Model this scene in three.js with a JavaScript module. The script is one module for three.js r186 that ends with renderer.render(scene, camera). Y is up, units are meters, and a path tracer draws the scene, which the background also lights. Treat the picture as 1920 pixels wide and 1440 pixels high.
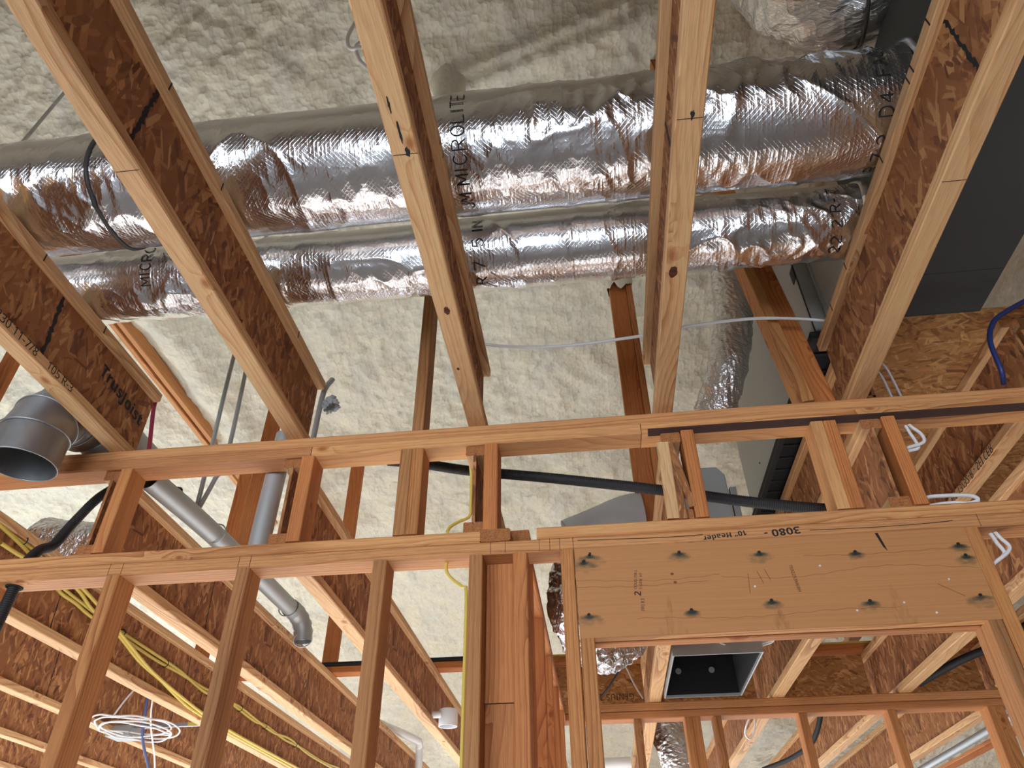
import * as THREE from 'three';
import { ImprovedNoise } from 'three/addons/math/ImprovedNoise.js';
import { FontLoader } from 'three/addons/loaders/FontLoader.js';
import { mergeGeometries } from 'three/addons/utils/BufferGeometryUtils.js';
import { RectAreaLightUniformsLib } from 'three/addons/lights/RectAreaLightUniformsLib.js';

// ---------------------------------------------------------------- camera, sky, sun, daylight, exposure
const EY = 1.55;                                   // eye height above the floor; heights below are written from the eye
const scene = new THREE.Scene();
const camera = new THREE.PerspectiveCamera(55.83, 4 / 3, 0.05, 60);
camera.position.set(0, EY, 0);
camera.up.set(0.0752, 0.7888, 0.6101);
camera.lookAt(-0.0833, EY + 0.6144, -0.7846);
scene.add(camera);

scene.background = new THREE.Color(0.74, 0.86, 1.0);
scene.backgroundIntensity = 3.0;
const renderer = new THREE.WebGLRenderer();
renderer.toneMapping = THREE.LinearToneMapping;
renderer.toneMappingExposure = 0.69;
renderer.shadowMap.enabled = true;

const sun = new THREE.DirectionalLight(new THREE.Color(1.0, 0.97, 0.93), 130);
sun.position.set(-15, 2.35 + EY, -6.9);
sun.target.position.set(-2.5, EY - 1.55, -5.1);
sun.castShadow = true;
sun.shadow.mapSize.set(2048, 2048);
Object.assign(sun.shadow.camera, { left: -9, right: 9, top: 9, bottom: -9, near: 1, far: 40 });
scene.add(sun, sun.target);

RectAreaLightUniformsLib.init();
function daylight(x, y, z, w, h, nx, nz, power) {   // the sky seen through one window opening
  const l = new THREE.RectAreaLight(new THREE.Color(0.78, 0.89, 1.0), power, w, h);
  l.position.set(x, y + EY, z);
  l.lookAt(x + nx, y + EY, z + nz);
  scene.add(l);
}
const WINDOWS = {                                   // openings: [from, to, sill, head] along each outer wall
  back: [[-5.6, -2.2, -1.0, 1.15], [-1.4, 1.2, -1.5, 0.85]],
  left: [[-8.0, -5.7, -1.1, 0.86], [-5.3, -3.0, -1.1, 0.86]],
  far: [[-5.4, -3.2, -1.0, 0.8], [-2.4, -0.6, -1.0, 0.8], [1.0, 2.6, -1.0, 0.8]],
};
for (const [a, b, s, h] of WINDOWS.back) daylight((a + b) / 2, (s + h) / 2, 4.9, b - a, h - s, 0, -1, 13);
for (const [a, b, s, h] of WINDOWS.left) daylight(-6.4, (s + h) / 2, (a + b) / 2, b - a, h - s, 1, 0, 7);
for (const [a, b, s, h] of WINDOWS.far) daylight((a + b) / 2, (s + h) / 2, -9.1, b - a, h - s, 0, 1, 4);

// ---------------------------------------------------------------- small tools
let seed = 12345;
const rnd = () => (seed = (seed * 1664525 + 1013904223) >>> 0) / 4294967296;
const rr = (a, b) => a + (b - a) * rnd();
const noise3 = new ImprovedNoise();
const V = (x, y, z) => new THREE.Vector3(x, y, z);
const taken = new Map();
function numbered(name) {
  const n = taken.get(name) ?? 0;
  taken.set(name, n + 1);
  return n ? `${name}_${String(n).padStart(3, '0')}` : name;
}
function tag(o, label, category, group, kind) {
  o.userData.label = label;
  if (category) o.userData.category = category;
  if (group) o.userData.group = group;
  if (kind) o.userData.kind = kind;
  return o;
}
function add(o, name, parent) {
  o.name = parent ? name : numbered(name);
  o.castShadow = o.receiveShadow = true;
  (parent ?? scene).add(o);
  return o;
}
function thing(name, [x, y, z], label, category, group) {
  const g = new THREE.Group();
  add(g, name);
  g.position.set(x, y + EY, z);
  return tag(g, label, category, group);
}
const hash = (x, y, s) => { let h = Math.imul(x, 374761393) + Math.imul(y, 668265263) + Math.imul(s, 2147483647); h = Math.imul(h ^ (h >>> 13), 1274126177); return ((h ^ (h >>> 16)) >>> 0) / 4294967296; };
function pnoise(x, y, px, py, s) {                  // smooth noise that repeats after px by py cells
  const xi = Math.floor(x), yi = Math.floor(y), fx = x - xi, fy = y - yi;
  const u = fx * fx * (3 - 2 * fx), v = fy * fy * (3 - 2 * fy);
  const w = (n, p) => ((n % p) + p) % p;
  const a = hash(w(xi, px), w(yi, py), s), b = hash(w(xi + 1, px), w(yi, py), s), c = hash(w(xi, px), w(yi + 1, py), s), d = hash(w(xi + 1, px), w(yi + 1, py), s);
  return a + (b - a) * u + (c - a) * v + (a - b - c + d) * u * v;
}
function dataTexture(w, h, fill, srgb) {
  const d = new Uint8Array(w * h * 4), c = [0, 0, 0];
  for (let j = 0; j < h; j++) for (let i = 0; i < w; i++) {
    fill(i / w, j / h, c);
    const k = (j * w + i) * 4;
    for (let n = 0; n < 3; n++) d[k + n] = Math.max(0, Math.min(255, c[n] * 255));
    d[k + 3] = 255;
  }
  const t = new THREE.DataTexture(d, w, h);
  t.wrapS = t.wrapT = THREE.RepeatWrapping;
  t.magFilter = THREE.LinearFilter; t.minFilter = THREE.LinearMipmapLinearFilter; t.generateMipmaps = true;
  if (srgb) t.colorSpace = THREE.SRGBColorSpace;
  t.needsUpdate = true;
  return t;
}
const mix = (a, b, t) => a + (b - a) * t;
const clamp01 = (t) => Math.max(0, Math.min(1, t));

// ---------------------------------------------------------------- materials
// sawn fir: growth rings along the board, fibres, a few knots; one tile is 2 m by 0.3 m
function woodTexture(rings, wander, knots, s) {
  const K = [];
  for (let k = 0; k < knots; k++) K.push([hash(k, 1, s), hash(k, 2, s), 0.006 + 0.009 * hash(k, 3, s)]);
  return dataTexture(1024, 512, (u, v, c) => {
    const warp = (pnoise(u * 3, v * 2, 3, 2, s) - 0.5) * wander + (pnoise(u * 9, v * 6, 9, 6, s + 1) - 0.5) * wander * 0.25;
    let t = (v + warp) * rings, dark = 0;
    for (const [ku, kv, r] of K) {
      let du = u - ku, dv = v - kv; du -= Math.round(du); dv -= Math.round(dv);
      const d = Math.hypot(du * 2 * 0.5, dv * 0.3) / r;
      if (d < 7) { t += 2.2 * Math.exp(-d * d * 0.25) * Math.sign(dv || 1); dark = Math.max(dark, clamp01(1.25 - d)); }
    }
    t += 0.9 * (pnoise(0.5, v * rings * 0.5, 1, Math.round(rings * 0.5), s + 8) - 0.5);
    const f = t - Math.floor(t), ring = ((Math.floor(t) % rings) + rings) % rings;
    const late = Math.pow(f, 2.6) * (0.15 + 0.85 * hash(ring, 3, s)) * (0.45 + 0.55 * pnoise(u * 5, v * 12, 5, 12, s + 7));
    const fibre = pnoise(u * 60, v * 220, 60, 220, s + 2) - 0.5, blotch = pnoise(u * 4, v * 3, 4, 3, s + 3) - 0.5;
    const k = 1.03 + 0.16 * fibre + 0.20 * blotch, L = clamp01(late * 1.15 + dark * 0.9);
    c[0] = mix(0.93, 0.70, L) * k; c[1] = mix(0.82, 0.505, L) * k; c[2] = mix(0.665, 0.325, L) * k;
  }, true);
}
const woodFlat = woodTexture(13, 0.42, 6, 11), woodEdge = woodTexture(44, 0.05, 2, 23), woodPlain = woodTexture(20, 0.22, 4, 31);
const endGrain = dataTexture(256, 256, (u, v, c) => {
  const d = Math.hypot(u - 0.5, (v + 0.7) * 1.1) * 26, f = d - Math.floor(d), n = pnoise(u * 60, v * 60, 60, 60, 5);
  const L = Math.pow(f, 2) * 0.7, k = 0.85 + 0.3 * n;
  c[0] = mix(0.80, 0.42, L) * k; c[1] = mix(0.58, 0.26, L) * k; c[2] = mix(0.38, 0.14, L) * k;
}, true);
function wood(color, map = woodPlain, rough = 0.72) {
  return new THREE.MeshStandardMaterial({ color: new THREE.Color().setRGB(color[0] * 0.88, color[1] * 0.80, color[2] * 0.76), map, bumpMap: map, bumpScale: 0.0006, roughness: rough });
}
const M = {
  flange: wood([0.80, 0.70, 0.57], woodFlat), flangeSide: wood([0.84, 0.70, 0.54], woodEdge),
  plate: wood([0.72, 0.49, 0.31], woodPlain), plateB: wood([0.66, 0.41, 0.25], woodEdge), plateC: wood([0.78, 0.55, 0.35], woodFlat),
  stud: wood([0.58, 0.36, 0.19], woodFlat), studB: wood([0.64, 0.39, 0.20], woodEdge), studC: wood([0.50, 0.33, 0.19], woodPlain),
  cripple: wood([0.68, 0.36, 0.17], woodEdge), crippleB: wood([0.62, 0.34, 0.17], woodFlat), orange: wood([0.60, 0.29, 0.12], woodFlat),
  header: wood([0.72, 0.51, 0.31], woodFlat),
  end: new THREE.MeshStandardMaterial({ color: new THREE.Color().setRGB(0.75, 0.6, 0.48), map: endGrain, roughness: 0.9 }),
  bark: new THREE.MeshStandardMaterial({ color: new THREE.Color().setRGB(0.06, 0.026, 0.018), roughness: 0.95 }),
  ink: new THREE.MeshStandardMaterial({ color: new THREE.Color().setRGB(0.012, 0.012, 0.014), roughness: 0.8, side: THREE.DoubleSide }),
  stampInk: new THREE.MeshStandardMaterial({ color: new THREE.Color().setRGB(0.07, 0.03, 0.02), roughness: 0.9, side: THREE.DoubleSide }),
  white: new THREE.MeshStandardMaterial({ color: new THREE.Color().setRGB(0.78, 0.77, 0.76), roughness: 0.45 }),
  yellow: new THREE.MeshStandardMaterial({ color: new THREE.Color().setRGB(0.66, 0.50, 0.09), roughness: 0.45 }),
  blue: new THREE.MeshStandardMaterial({ color: new THREE.Color().setRGB(0.02, 0.035, 0.15), roughness: 0.45 }),
  red: new THREE.MeshStandardMaterial({ color: new THREE.Color().setRGB(0.36, 0.03, 0.07), roughness: 0.5 }),
  black: new THREE.MeshStandardMaterial({ color: new THREE.Color().setRGB(0.010, 0.010, 0.011), roughness: 0.68 }),
  blackRough: new THREE.MeshStandardMaterial({ color: new THREE.Color().setRGB(0.010, 0.010, 0.011), roughness: 0.9 }),
  pvc: new THREE.MeshStandardMaterial({ color: new THREE.Color().setRGB(0.80, 0.81, 0.82), roughness: 0.35 }),
  greyPaint: new THREE.MeshStandardMaterial({ color: new THREE.Color().setRGB(0.36, 0.37, 0.36), roughness: 0.5 }),
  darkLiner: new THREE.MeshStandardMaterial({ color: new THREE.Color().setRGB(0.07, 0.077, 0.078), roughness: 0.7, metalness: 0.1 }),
  greyJacket: new THREE.MeshStandardMaterial({ color: new THREE.Color().setRGB(0.52, 0.53, 0.53), roughness: 0.55 }),
};
// oriented strand board: overlapping wood strands; one tile is 1.2 m square
function strandTexture(base, shades, count, long, lean, s) {
  const N = 1024, cv = document.createElement('canvas');
  cv.width = cv.height = N;
  const g = cv.getContext('2d');
  g.fillStyle = base; g.fillRect(0, 0, N, N);
  seed = s;
  for (let k = 0; k < count; k++) {
    const x = rnd() * N, y = rnd() * N, L = long * rr(0.35, 1.3), W = L * rr(0.10, 0.34), a = lean + (rnd() + rnd() + rnd() - 1.5) * 1.15;
    const sh = shades[Math.floor(rnd() * shades.length)], j = rr(-12, 12);
    g.fillStyle = `rgb(${sh[0] + j},${sh[1] + j * 0.8},${sh[2] + j * 0.6})`;
    g.globalAlpha = rr(0.45, 0.95);
    const pts = [[-L / 2, rr(-W, W) / 2], [-L * 0.3, -W / 2], [L * 0.35, -W / 2 * rr(0.6, 1)], [L / 2, rr(-W, W) / 2], [L * 0.3, W / 2], [-L * 0.35, W / 2 * rr(0.6, 1)]];
    for (const ox of [-N, 0, N]) for (const oy of [-N, 0, N]) {
      if (x + ox < -L || x + ox > N + L || y + oy < -L || y + oy > N + L) continue;
      g.beginPath();
      pts.forEach(([p, q], i) => { const X = x + ox + p * Math.cos(a) - q * Math.sin(a), Y = y + oy + p * Math.sin(a) + q * Math.cos(a); i ? g.lineTo(X, Y) : g.moveTo(X, Y); });
      g.closePath(); g.fill();
    }
  }
  const t = new THREE.CanvasTexture(cv);
  t.wrapS = t.wrapT = THREE.RepeatWrapping; t.colorSpace = THREE.SRGBColorSpace;
  return t;
}
const webStrands = strandTexture('#a06c42', [[186, 132, 84], [164, 112, 70], [138, 90, 54], [204, 154, 104], [114, 70, 44], [216, 168, 116], [174, 122, 78]], 3000, 62, Math.PI / 2, 77);
const sheetStrands = strandTexture('#a97c49', [[190, 146, 92], [172, 124, 72], [150, 104, 58], [204, 164, 112], [128, 84, 46]], 3200, 56, 0.2, 99);
const strand = (map, c, b = 0.0012) => new THREE.MeshStandardMaterial({ color: new THREE.Color().setRGB(...c), map, bumpMap: map, bumpScale: b, roughness: 0.85 });
M.web = strand(webStrands, [0.82, 0.73, 0.66]);
M.sheet = strand(sheetStrands, [1.0, 0.92, 0.84]);
// galvanised sheet
const spangle = dataTexture(256, 256, (u, v, c) => { const n = 0.6 * pnoise(u * 24, v * 24, 24, 24, 3) + 0.4 * pnoise(u * 60, v * 60, 60, 60, 4); c[0] = c[1] = c[2] = 0.78 + 0.2 * n; }, false);
M.galv = new THREE.MeshStandardMaterial({ color: new THREE.Color().setRGB(0.34, 0.35, 0.36), metalness: 0.85, roughness: 0.48, roughnessMap: spangle, side: THREE.DoubleSide });
M.galvDull = new THREE.MeshStandardMaterial({ color: new THREE.Color().setRGB(0.44, 0.46, 0.46), metalness: 0.55, roughness: 0.5, side: THREE.DoubleSide });
// foil facing: crumple and the diamond scrim under it; one tile is 0.5 m
const foilBump = dataTexture(1024, 1024, (u, v, c) => {
  const rid = (f, s, p = 2) => Math.pow(1 - Math.abs(2 * pnoise(u * f, v * f * 0.6, f, Math.round(f * 0.6), s) - 1), p);
  const warp = 0.02 * pnoise(u * 8, v * 8, 8, 8, 9), d1 = ((u + v + warp) * 36) % 1, d2 = ((u - v + warp + 4) * 36) % 1;
  const line = Math.max(Math.abs(d1 - 0.5) > 0.44 ? 1 : 0, Math.abs(d2 - 0.5) > 0.44 ? 1 : 0);
  const ribs = Math.pow(Math.abs(Math.sin(u * Math.PI * 44)), 6) * pnoise(u * 14, v * 10, 14, 10, 12);
  c[0] = c[1] = c[2] = 0.30 * rid(10, 1, 3) + 0.20 * rid(25, 2, 3) + 0.12 * rid(60, 3) + 0.06 * line + 0.13 * ribs;
}, false);
M.foil = new THREE.MeshStandardMaterial({ color: new THREE.Color().setRGB(0.80, 0.80, 0.81), metalness: 1, roughness: 0.20, bumpMap: foilBump, bumpScale: 0.0022 });
M.foilSoft = new THREE.MeshStandardMaterial({ color: new THREE.Color().setRGB(0.74, 0.74, 0.75), metalness: 1, roughness: 0.28, bumpMap: foilBump, bumpScale: 0.008 });
// spray foam skin; one tile is 0.6 m
function cells(u, v, n, s) {                         // distance to the nearest of n x n jittered points, in cells
  const x = u * n, y = v * n, xi = Math.floor(x), yi = Math.floor(y), w = (q) => ((q % n) + n) % n;
  let best = 9;
  for (let j = -1; j <= 1; j++) for (let i = -1; i <= 1; i++) {
    const cx = w(xi + i), cy = w(yi + j), dx = xi + i + 0.15 + 0.7 * hash(cx, cy, s) - x, dy = yi + j + 0.15 + 0.7 * hash(cx, cy, s + 50) - y;
    best = Math.min(best, dx * dx + dy * dy);
  }
  return Math.sqrt(best);
}
const foamBump = dataTexture(512, 512, (u, v, c) => {
  const wu = u + 0.02 * pnoise(u * 8, v * 8, 8, 8, 61), wv = v + 0.02 * pnoise(u * 8, v * 8, 8, 8, 62), dome = (n, s) => Math.sqrt(Math.max(0, 1 - Math.pow(cells(wu, wv, n, s), 2)));
  c[0] = c[1] = c[2] = 0.62 * dome(15, 1) * (0.6 + 0.4 * pnoise(u * 5, v * 5, 5, 5, 63)) + 0.30 * dome(28, 2);
}, false);
const foamTint = dataTexture(512, 512, (u, v, c) => {
  const a = pnoise(u * 6, v * 6, 6, 6, 21), b = pnoise(u * 30, v * 30, 30, 30, 22), k = 0.93 + 0.05 * a + 0.05 * b;
  c[0] = 0.93 * k; c[1] = (0.922 - 0.012 * a) * k; c[2] = (0.85 - 0.045 * a) * k;
}, true);
M.foam = new THREE.MeshStandardMaterial({ color: new THREE.Color().setRGB(0.86, 0.86, 0.87), map: foamTint, bumpMap: foamBump, bumpScale: 0.022, roughness: 0.8 });
M.slab = new THREE.MeshStandardMaterial({ color: new THREE.Color().setRGB(0.29, 0.30, 0.315), roughness: 0.85 });

// ---------------------------------------------------------------- lumber
// a bar of the section [[y, z] ...] swept along local x; u runs along the bar in metres, v round it
function sweep(section, L, us = 0.5, vs = 1 / 0.3) {
  const pos = [], nor = [], uv = [], n = section.length, u0 = rnd() * 2, v0 = rnd() * 0.3;
  let per = 0;
  const tri = (a, b, c, nn, ta, tb, tc) => { pos.push(...a, ...b, ...c); nor.push(...nn, ...nn, ...nn); uv.push(...ta, ...tb, ...tc); };
  let area = 0;
  for (let i = 0; i < n; i++) { const [y, z] = section[i], [y2, z2] = section[(i + 1) % n]; area += y * z2 - y2 * z; }
  const sec = area > 0 ? section : [...section].reverse();
  for (let i = 0; i < n; i++) {
    const [y, z] = sec[i], [y2, z2] = sec[(i + 1) % n], d = Math.hypot(y2 - y, z2 - z), nn = [0, (z2 - z) / d, -(y2 - y) / d];
    const p = [0, y, z], q = [L, y, z], r = [L, y2, z2], t = [0, y2, z2];
    const va = (v0 + per) * vs, vb = (v0 + per + d) * vs, ua = u0 * us, ub = (u0 + L) * us;
    tri(p, r, q, nn, [ua, va], [ub, vb], [ub, va]); tri(p, t, r, nn, [ua, va], [ua, vb], [ub, vb]);
    per += d;
  }
  const side = pos.length / 3, cy = sec.reduce((s, p) => s + p[0], 0) / n, cz = sec.reduce((s, p) => s + p[1], 0) / n;
  for (const [x, flip] of [[0, true], [L, false]]) for (let i = 0; i < n; i++) {
    const a = sec[i], b = sec[(i + 1) % n], e = (p) => [(p[1] - cz) * 8 + 0.5, (p[0] - cy) * 8 + 0.5];
    const A = [x, a[0], a[1]], B = [x, b[0], b[1]], C = [x, cy, cz], nn = [flip ? -1 : 1, 0, 0];
    flip ? tri(C, B, A, nn, [0.5, 0.5], e(b), e(a)) : tri(C, A, B, nn, [0.5, 0.5], e(a), e(b));
  }
  const g = new THREE.BufferGeometry();
  g.setAttribute('position', new THREE.Float32BufferAttribute(pos, 3));
  g.setAttribute('normal', new THREE.Float32BufferAttribute(nor, 3));
  g.setAttribute('uv', new THREE.Float32BufferAttribute(uv, 2));
  g.addGroup(0, side, 0); g.addGroup(side, pos.length / 3 - side, 1);
  return g;
}
function eased(h, w, c = 0.003) {
  const a = h / 2, b = w / 2;
  return [[-a, -b + c], [-a + c, -b], [a - c, -b], [a, -b + c], [a, b - c], [a - c, b], [-a + c, b], [-a, b - c]];
}
function turn(o, dir, up) {
  const X = dir.clone().normalize(), Z = X.clone().cross(up).normalize(), Y = Z.clone().cross(X);
  o.setRotationFromMatrix(new THREE.Matrix4().makeBasis(X, Y, Z));
  return o;
}
// a straight bar from a to b (centres of its ends), h along up, w across
function bar(name, a, b, h, w, mat, { parent, up = [0, 1, 0], end = M.end, c = 0.003, section } = {}) {
  const A = V(...a), B = V(...b), d = B.clone().sub(A);
  const m = new THREE.Mesh(sweep(section ?? eased(h, w, c), d.length()), [mat, end]);
  add(m, name, parent);
  turn(m, d, V(...up));
  m.position.set(a[0], a[1] + (parent ? 0 : EY), a[2]);
  return m;
}
// a straight bar filling the box x0..x1, y0..y1, z0..z1 and running along one axis
function stick(name, [x0, x1, y0, y1, z0, z1], axis, mat, opt = {}) {
  const x = (x0 + x1) / 2, y = (y0 + y1) / 2, z = (z0 + z1) / 2;
  if (axis === 'x') return bar(name, [x0, y, z], [x1, y, z], y1 - y0, z1 - z0, mat, opt);
  if (axis === 'z') return bar(name, [x, y, z1], [x, y, z0], y1 - y0, x1 - x0, mat, opt);
  return bar(name, [x, y0, z], [x, y1, z], x1 - x0, z1 - z0, mat, { ...opt, up: [1, 0, 0] });
}
const boxUV = (w, h, d, s) => {                     // a plain box whose uv are metres over s
  const g = new THREE.BoxGeometry(w, h, d), p = g.attributes.position, n = g.attributes.normal, uv = g.attributes.uv;
  for (let i = 0; i < p.count; i++) {
    const ax = Math.abs(n.getX(i)), ay = Math.abs(n.getY(i));
    uv.setXY(i, (ax > 0.5 ? p.getZ(i) : p.getX(i)) / s, (ay > 0.5 ? p.getZ(i) : p.getY(i)) / s);
  }
  return g;
};
function panel(name, [x0, x1, y0, y1, z0, z1], mat, s = 1.2, parent) {
  const m = new THREE.Mesh(boxUV(x1 - x0, y1 - y0, z1 - z0, s), mat);
  add(m, name, parent);
  m.position.set((x0 + x1) / 2, (y0 + y1) / 2 + (parent ? 0 : EY), (z0 + z1) / 2);
  return m;
}
// a cable or pipe through points; built round its first point
function cable(name, pts, r, mat, { parent, n = 10, closed = false, steps, flat = 1 } = {}) {
  const P = pts.map((p) => V(...p).sub(V(...pts[0])));
  const c = new THREE.CatmullRomCurve3(P, closed, 'catmullrom', 0.5);
  const g = new THREE.TubeGeometry(c, steps ?? Math.max(16, pts.length * 10), r, n, closed);
  const m = new THREE.Mesh(g, mat);
  add(m, name, parent);
  m.position.set(pts[0][0], pts[0][1] + (parent ? 0 : EY), pts[0][2]);
  return m;
}
const font = await new FontLoader().loadAsync('fonts/droid/droid_sans_regular.typeface.json');
const fontBold = await new FontLoader().loadAsync('fonts/droid/droid_sans_bold.typeface.json');
// flat print: letters of the given height, their baseline along right, tops along up, lying on the plane through at
function print(name, text, size, at, right, up, mat, parent, f = font, stretch = 1) {
  const g = new THREE.ShapeGeometry(f.generateShapes(text, size), 3);
  const m = new THREE.Mesh(g, mat);
  add(m, name, parent);
  const R = V(...right).normalize(), U = V(...up).normalize();
  m.setRotationFromMatrix(new THREE.Matrix4().makeBasis(R, U, R.clone().cross(U)));
  m.scale.set(stretch, 1, 1);
  m.position.set(...at);
  return m;
}
// a ragged dark line lying on the plane x = const, from (y, z) to (y, z)
function raggedLine(name, x, from, to, width, mat, parent) {
  const pos = [], idx = [], N = 26;
  for (let k = 0; k <= N; k++) {
    const t = k / N, y = mix(from[0], to[0], t), z = mix(from[1], to[1], t), w = width * rr(0.45, 1.25), o = rr(-0.2, 0.2) * width;
    pos.push(x, y, z - w / 2 + o, x, y, z + w / 2 + o);
    if (k) idx.push(2 * k - 2, 2 * k - 1, 2 * k, 2 * k, 2 * k - 1, 2 * k + 1);
  }
  const g = new THREE.BufferGeometry();
  g.setAttribute('position', new THREE.Float32BufferAttribute(pos, 3)); g.setIndex(idx); g.computeVertexNormals();
  return add(new THREE.Mesh(g, mat), name, parent);
}

// ---------------------------------------------------------------- the shell: floor, outer walls, foamed roof
const S = (o, label) => tag(o, label, undefined, undefined, 'structure');
S(panel('floor', [-6.7, 5.2, -1.75, -1.55, -9.4, 5.2], M.slab), 'bare pale subfloor');
const RIDGE = 0.6, roofY = (z) => (z < RIDGE ? 4.22 + 0.333 * z : 4.22 + 0.333 * (2 * RIDGE - z));
function outerWall(name, holes, along, top, at, label) {
  const s = new THREE.Shape();
  const pts = along === 'x' ? [[-6.7, -1.55], [5.2, -1.55], [5.2, top], [-6.7, top]] : [[-9.4, -1.55], [5.2, -1.55], [5.2, roofY(5.2) + 0.2], [RIDGE, roofY(RIDGE) + 0.2], [-9.4, roofY(-9.4) + 0.2]];
  s.setFromPoints(pts.map(([a, b]) => new THREE.Vector2(a, b)));
  for (const [a, b, y0, y1] of holes) { const h = new THREE.Path(); h.setFromPoints([[a, y0], [b, y0], [b, y1], [a, y1]].map(([p, q]) => new THREE.Vector2(p, q))); s.holes.push(h); }
  const g = new THREE.ExtrudeGeometry(s, { depth: 0.14, bevelEnabled: false });
  const m = add(new THREE.Mesh(g, M.sheet), name);
  if (along === 'x') m.position.set(0, EY, at); else { m.rotation.y = -Math.PI / 2; m.position.set(at, EY, 0); }
  return S(m, label);
}
outerWall('wall_back', WINDOWS.back, 'x', roofY(5) + 0.2, 5.0, 'sheathed outer wall with two window openings');
outerWall('wall_far', WINDOWS.far, 'x', roofY(-9.2) + 0.2, -9.34, 'sheathed outer wall under the eave');
outerWall('wall_left', WINDOWS.left, 'z', 0, -6.5, 'sheathed gable wall with window openings');
outerWall('wall_right', [], 'z', 0, 5.14, 'sheathed blind gable wall');

// foam on the underside of the sloping roof: lumps, rolls and creases pushed out of the plane
const billow = (x, y, z) => Math.abs(noise3.noise(x, y, z));
function foamDepth(x, z) {
  let d = 0.07 * noise3.noise(x * 0.9, z * 0.9, 1.3) + 0.06 * billow(x * 1.9, z * 1.5, 4.1) + 0.03 * noise3.noise(x * 3.3, z * 2.6, 7.7);
  const wx = x + 0.06 * noise3.noise(x * 3, z * 3, 0.4), wz = z + 0.06 * noise3.noise(x * 3, z * 3, 6.4);
  const rough = clamp01(0.5 + 1.3 * noise3.noise(x * 0.8, z * 0.8, 9.2));
  d += 0.026 * billow(wx * 5.5, wz * 5.0, 2.2) + 0.018 * billow(wx * 11.5, wz * 11, 5.5) + 0.022 * billow(wx * 20, wz * 20, 8.5) * (0.35 + rough);
  // two sagging rolls where the passes of the gun overlapped
  for (const [x0, z0, x1, z1, w, a] of [[-0.55, -2.02, 0.52, -1.76, 0.05, 0.05], [-0.50, -1.93, 0.40, -1.70, 0.03, 0.035], [-2.62, -3.0, -1.9, -4.9, 0.16, 0.10], [0.35, -3.35, 0.9, -3.1, 0.09, 0.06]]) {
    const dx = x1 - x0, dz = z1 - z0, t = clamp01(((x - x0) * dx + (z - z0) * dz) / (dx * dx + dz * dz)), q = Math.hypot(x - x0 - t * dx, z - z0 - t * dz) / w;
    if (q < 3) d += a * Math.exp(-q * q);
  }
  return d;
}
{
  const x0 = -6.5, x1 = 5.15, z0 = RIDGE, z1 = -9.25, nx = 680, nz = 580, pos = [], uv = [], idx = [], top = [];
  const k = 1 / Math.hypot(1, 0.333);
  for (let j = 0; j <= nz; j++) for (let i = 0; i <= nx; i++) {
    const x = mix(x0, x1, i / nx), z = mix(z0, z1, j / nz), d = foamDepth(x, z);
    pos.push(x, roofY(z) - d * k, z + d * 0.333 * k);
    uv.push(x / 0.6, z / 0.6);
  }
  for (let j = 0; j < nz; j++) for (let i = 0; i < nx; i++) { const a = j * (nx + 1) + i, b = a + nx + 1; idx.push(a, a + 1, b, b, a + 1, b + 1); }
  const g = new THREE.BufferGeometry();
  g.setAttribute('position', new THREE.Float32BufferAttribute(pos, 3)); g.setAttribute('uv', new THREE.Float32BufferAttribute(uv, 2)); g.setIndex(idx); g.computeVertexNormals();
  const m = add(new THREE.Mesh(g, M.foam), 'ceiling'); m.position.y = EY;
  S(m, 'cream spray foam sprayed lumpy over the underside of the roof');
  const L = Math.hypot(RIDGE + 9.4, 0.333 * (RIDGE + 9.4)), deck = add(new THREE.Mesh(boxUV(11.9, 0.05, L, 1.2), M.sheet), 'ceiling');
  deck.position.set(-0.75, (roofY(RIDGE) + roofY(-9.4)) / 2 + EY + 0.20, (RIDGE - 9.4) / 2); deck.rotation.x = -Math.atan(0.333);
  S(deck, 'roof deck above the foam');
  const L2 = Math.hypot(5.2 - RIDGE, 0.333 * (5.2 - RIDGE)), back = add(new THREE.Mesh(boxUV(11.9, 0.1, L2, 0.6), M.foam), 'ceiling');
  back.position.set(-0.75, (roofY(RIDGE) + roofY(5.2)) / 2 + EY + 0.02, (RIDGE + 5.2) / 2); back.rotation.x = Math.atan(0.333);
  S(back, 'foamed roof slope behind the viewer');
}

S(panel('floor', [-6.5, 5.1, 1.6435, 1.662, 0.75, 4.98], M.sheet), 'strand board attic floor laid on the near joists behind the viewer');

// ---------------------------------------------------------------- wooden I-joists
const FW = 0.0587, FH = 0.035, JH = 0.302, WT = 0.0095;
// x: left edge of the flanges; y: underside; runs from zNear to zFar
function iJoist(x, y, zNear, zFar, label, group, { side = M.flange, ends = M.end, web = M.web } = {}) {
  const t = thing('i_joist', [x + FW / 2, y, zNear], label, 'joist', group), L = zNear - zFar;
  const part = (name, cy, h, w, mat, end) => bar(name, [0, cy, 0], [0, cy, -L], h, w, mat, { parent: t, end });
  part('bottom_flange', FH / 2, FH, FW, side, ends);
  part('top_flange', JH - FH / 2, FH, FW, side, ends);
  const w = new THREE.Mesh(boxUV(WT, JH - 2 * FH + 0.012, L, 1.2), web);
  const off = rnd(), uv = w.geometry.attributes.uv;
  for (let i = 0; i < uv.count; i++) uv.setXY(i, uv.getX(i) + off, uv.getY(i) + off * 3.1);
  add(w, 'web', t); w.position.set(0, JH / 2, -L / 2);
  return t;
}
const YU = 1.34, YL = 0.9645;                         // underside of the upper and of the lower joists
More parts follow.
